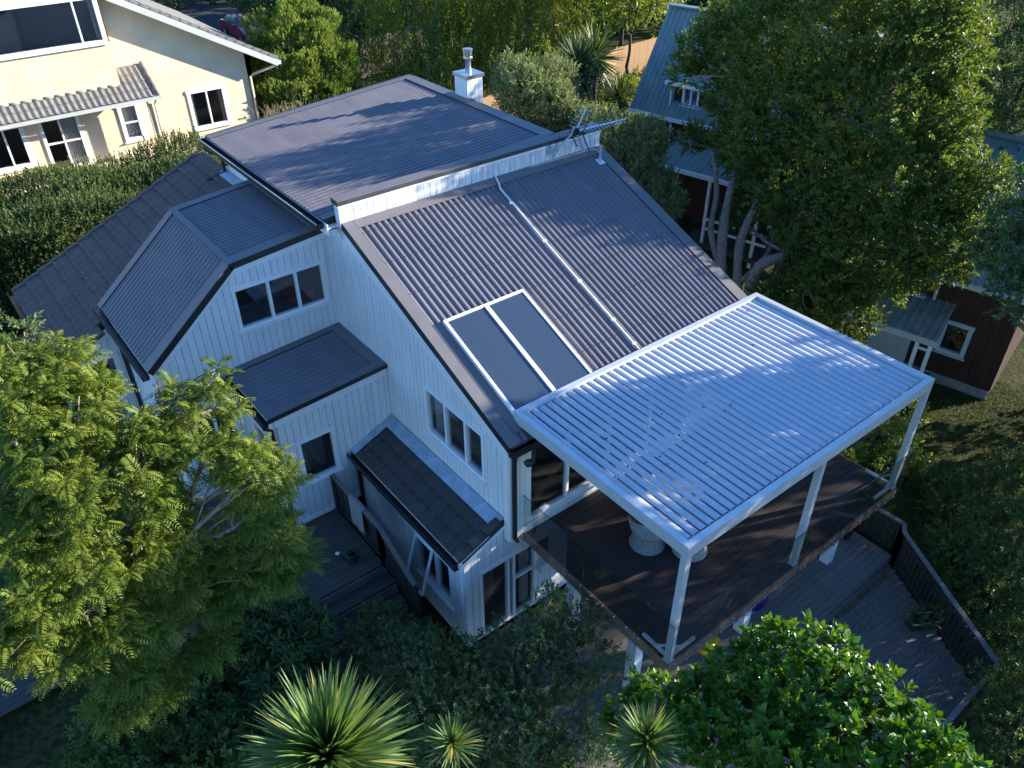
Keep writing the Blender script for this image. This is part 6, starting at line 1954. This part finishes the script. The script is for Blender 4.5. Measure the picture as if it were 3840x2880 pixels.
# ---------------------------------------------------------------- lawn and litter
g3 = np.random.default_rng(5)
ng = 26000
px = g3.uniform(8.2, 17.0, ng)
py = g3.uniform(-9.0, 3.0, ng)
P = np.stack([px, py, gh(px, py)], 1)
dz = g3.normal(size=(ng, 3)) * 0.45
dz[:, 2] = 1
V, F, k = leaves(P, dz, g3.normal(size=(ng, 3)), 0.05 + 0.06 * g3.random(ng), np.full(ng, 0.012), T_SMALL)
o = link('lawn_grass', np_mesh('lawn_grass', V, F, L['grass'], np.repeat(g3.random(ng), k)))
o['kind'] = 'stuff'
tag(o, 'short green lawn grass at the right beside the brown house', 'grass', None, 'stuff')
nl_ = 1300
px = np.concatenate([g3.uniform(3.0, 7.3, nl_), g3.uniform(3.0, 7.4, 500)])
py = np.concatenate([g3.uniform(-6.4, -3.8, nl_), -3.86 - 0.06 * g3.random(500)])
ok = px < 7.6 - (py + 3.74) / (-2.88) * 1.62
px, py = px[ok], py[ok]
P = np.stack([px, py, np.full(len(px), -2.732)], 1)
d_ = g3.normal(size=(len(px), 3))
d_[:, 2] *= 0.1
nn_ = g3.normal(size=(len(px), 3)) * 0.3
nn_[:, 2] = 1
V, F, k = leaves(P, d_, nn_, 0.035 + 0.04 * g3.random(len(px)), 0.018 + 0.02 * g3.random(len(px)), T_SMALL)
o = link('leaf_litter', np_mesh('leaf_litter', V, F, M['litter']))
tag(o, 'fallen dry leaves scattered over the sunken deck', 'leaves', None, 'stuff')
# trough plants
trl = [(6.72, -5.06, -2.42, 0.22), (6.55, -4.96, -2.4, 0.16), (6.9, -5.16, -2.4, 0.16)]
btq = (6.72, -5.06, -2.58)
plant('trough_plant', 'small leafy plant growing in the planter trough', 'plant', btq, rosettes(trl, 60, 6, 0.07, 0.035, T_SMALL, (0.4, 1.3), 0.1, 0.8), L['citrus'], None)

# unseen trees added beyond the right frame edge, only to shade garden and decks
for k, (bx, by, lob, lab) in enumerate((
    (17.0, -9.5, [(16.5, -9.0, 0.5, 2.0), (17.5, -10.5, 1.2, 2.1), (17.2, -8.4, 2.2, 1.7), (16.8, -10.2, 2.6, 1.6), (17.0, -11.8, -0.2, 1.8)], 'unseen shade tree added right of the sunken deck outside the picture'),
    (17.0, -5.0, [(16.8, -5.0, 0.2, 1.8), (17.3, -6.4, 1.4, 1.8), (17.4, -4.4, 1.6, 1.6), (17.2, -5.8, 3.4, 1.6), (17.4, -6.6, 4.8, 1.3), (17.2, -5.2, 4.6, 1.0), (16.9, -4.4, -1.2, 1.5), (16.6, -6.8, -1.4, 1.6), (16.8, -8.2, -1.5, 1.5)], 'unseen shade tree added beside the brown house outside the picture'))):
    bq = (bx, by, gz(bx, by))
    plant('shading_tree', lab, 'tree', bq, rosettes(lob, 1500, 9, 0.2, 0.1, T_SMALL, (0.3, 1.3), 0.25, 0.5), L['dark'], woody(bq, [(bx, by, -1.2)], lob, 0.2, 3, 0.04), 'bark', 'unseen shade trees added at the right')

UND = (((19.6, 17.6), 'leafy undergrowth left of the retaining wall behind the cottage'), ((22.5, 20.0), 'leafy undergrowth in front of the middle of the sunlit fence'), ((16.0, 18.6), 'leafy undergrowth at the left end of the sunlit fence'), ((26.5, 21.0), 'leafy undergrowth in front of the right end of the sunlit fence'))
for (ux_, uy_), lab in UND:
    lob = [(ux_ + dx, uy_ + dy, gz(ux_, uy_) + 0.5 + dz_, 0.75) for dx, dy, dz_ in ((0, 0, 0.2), (0.9, 0.3, 0), (-0.9, -0.2, 0.1), (0.2, -0.8, -0.1), (-1.6, 0.2, -0.1), (1.6, -0.2, -0.1))]
    bq = (ux_, uy_, gz(ux_, uy_))
    plant('undergrowth', lab, 'shrub', bq, rosettes(lob, 900, 9, 0.13, 0.06, T_SMALL, (0.3, 1.2), 0.2, 0.7), L['weep'], woody(bq, [(ux_, uy_, bq[2] + 0.3)], lob, 0.05, 3, 0.015), 'barkdark', 'undergrowth near the back fence')

# thin tree standing in front of the fence
TT = [(22.6, 20.6, 3.6, 0.9), (23.6, 20.9, 4.2, 1.0), (23.0, 20.0, 5.0, 1.0), (24.2, 20.2, 3.2, 0.7)]
btt = (23.0, 20.3, gz(23.0, 20.3))
plant('thin_tree', 'thin bare stemmed tree standing in front of the sunlit fence', 'tree', btt, rosettes(TT, 700, 8, 0.16, 0.07, T_SMALL, (0.3, 1.3), 0.3, 0.5), L['weep'], woody(btt, [(22.9, 20.3, 0.4), (23.1, 20.4, 1.8)], TT, 0.10, 4, 0.03), 'barkdark')
# a few leaves blown onto the upper deck and pergola
px = np.concatenate([g3.uniform(0.6, 6.6, 70), g3.uniform(0.6, 6.6, 25)])
py = np.concatenate([g3.uniform(-3.5, -0.2, 70), g3.uniform(-3.5, 0.2, 25)])
pz = np.concatenate([np.full(70, 0.010), np.full(25, 2.60)])
d_ = g3.normal(size=(95, 3))
d_[:, 2] *= 0.1
nn_ = g3.normal(size=(95, 3)) * 0.3
nn_[:, 2] = 1
V, F, k = leaves(np.stack([px, py, pz], 1), d_, nn_, 0.05 + 0.04 * g3.random(95), 0.025 + 0.02 * g3.random(95), T_SMALL)
o = link('blown_leaves', np_mesh('blown_leaves', V, F, M['litter']))
tag(o, 'few dry leaves blown onto the upper deck and louvres', 'leaves', None, 'stuff')
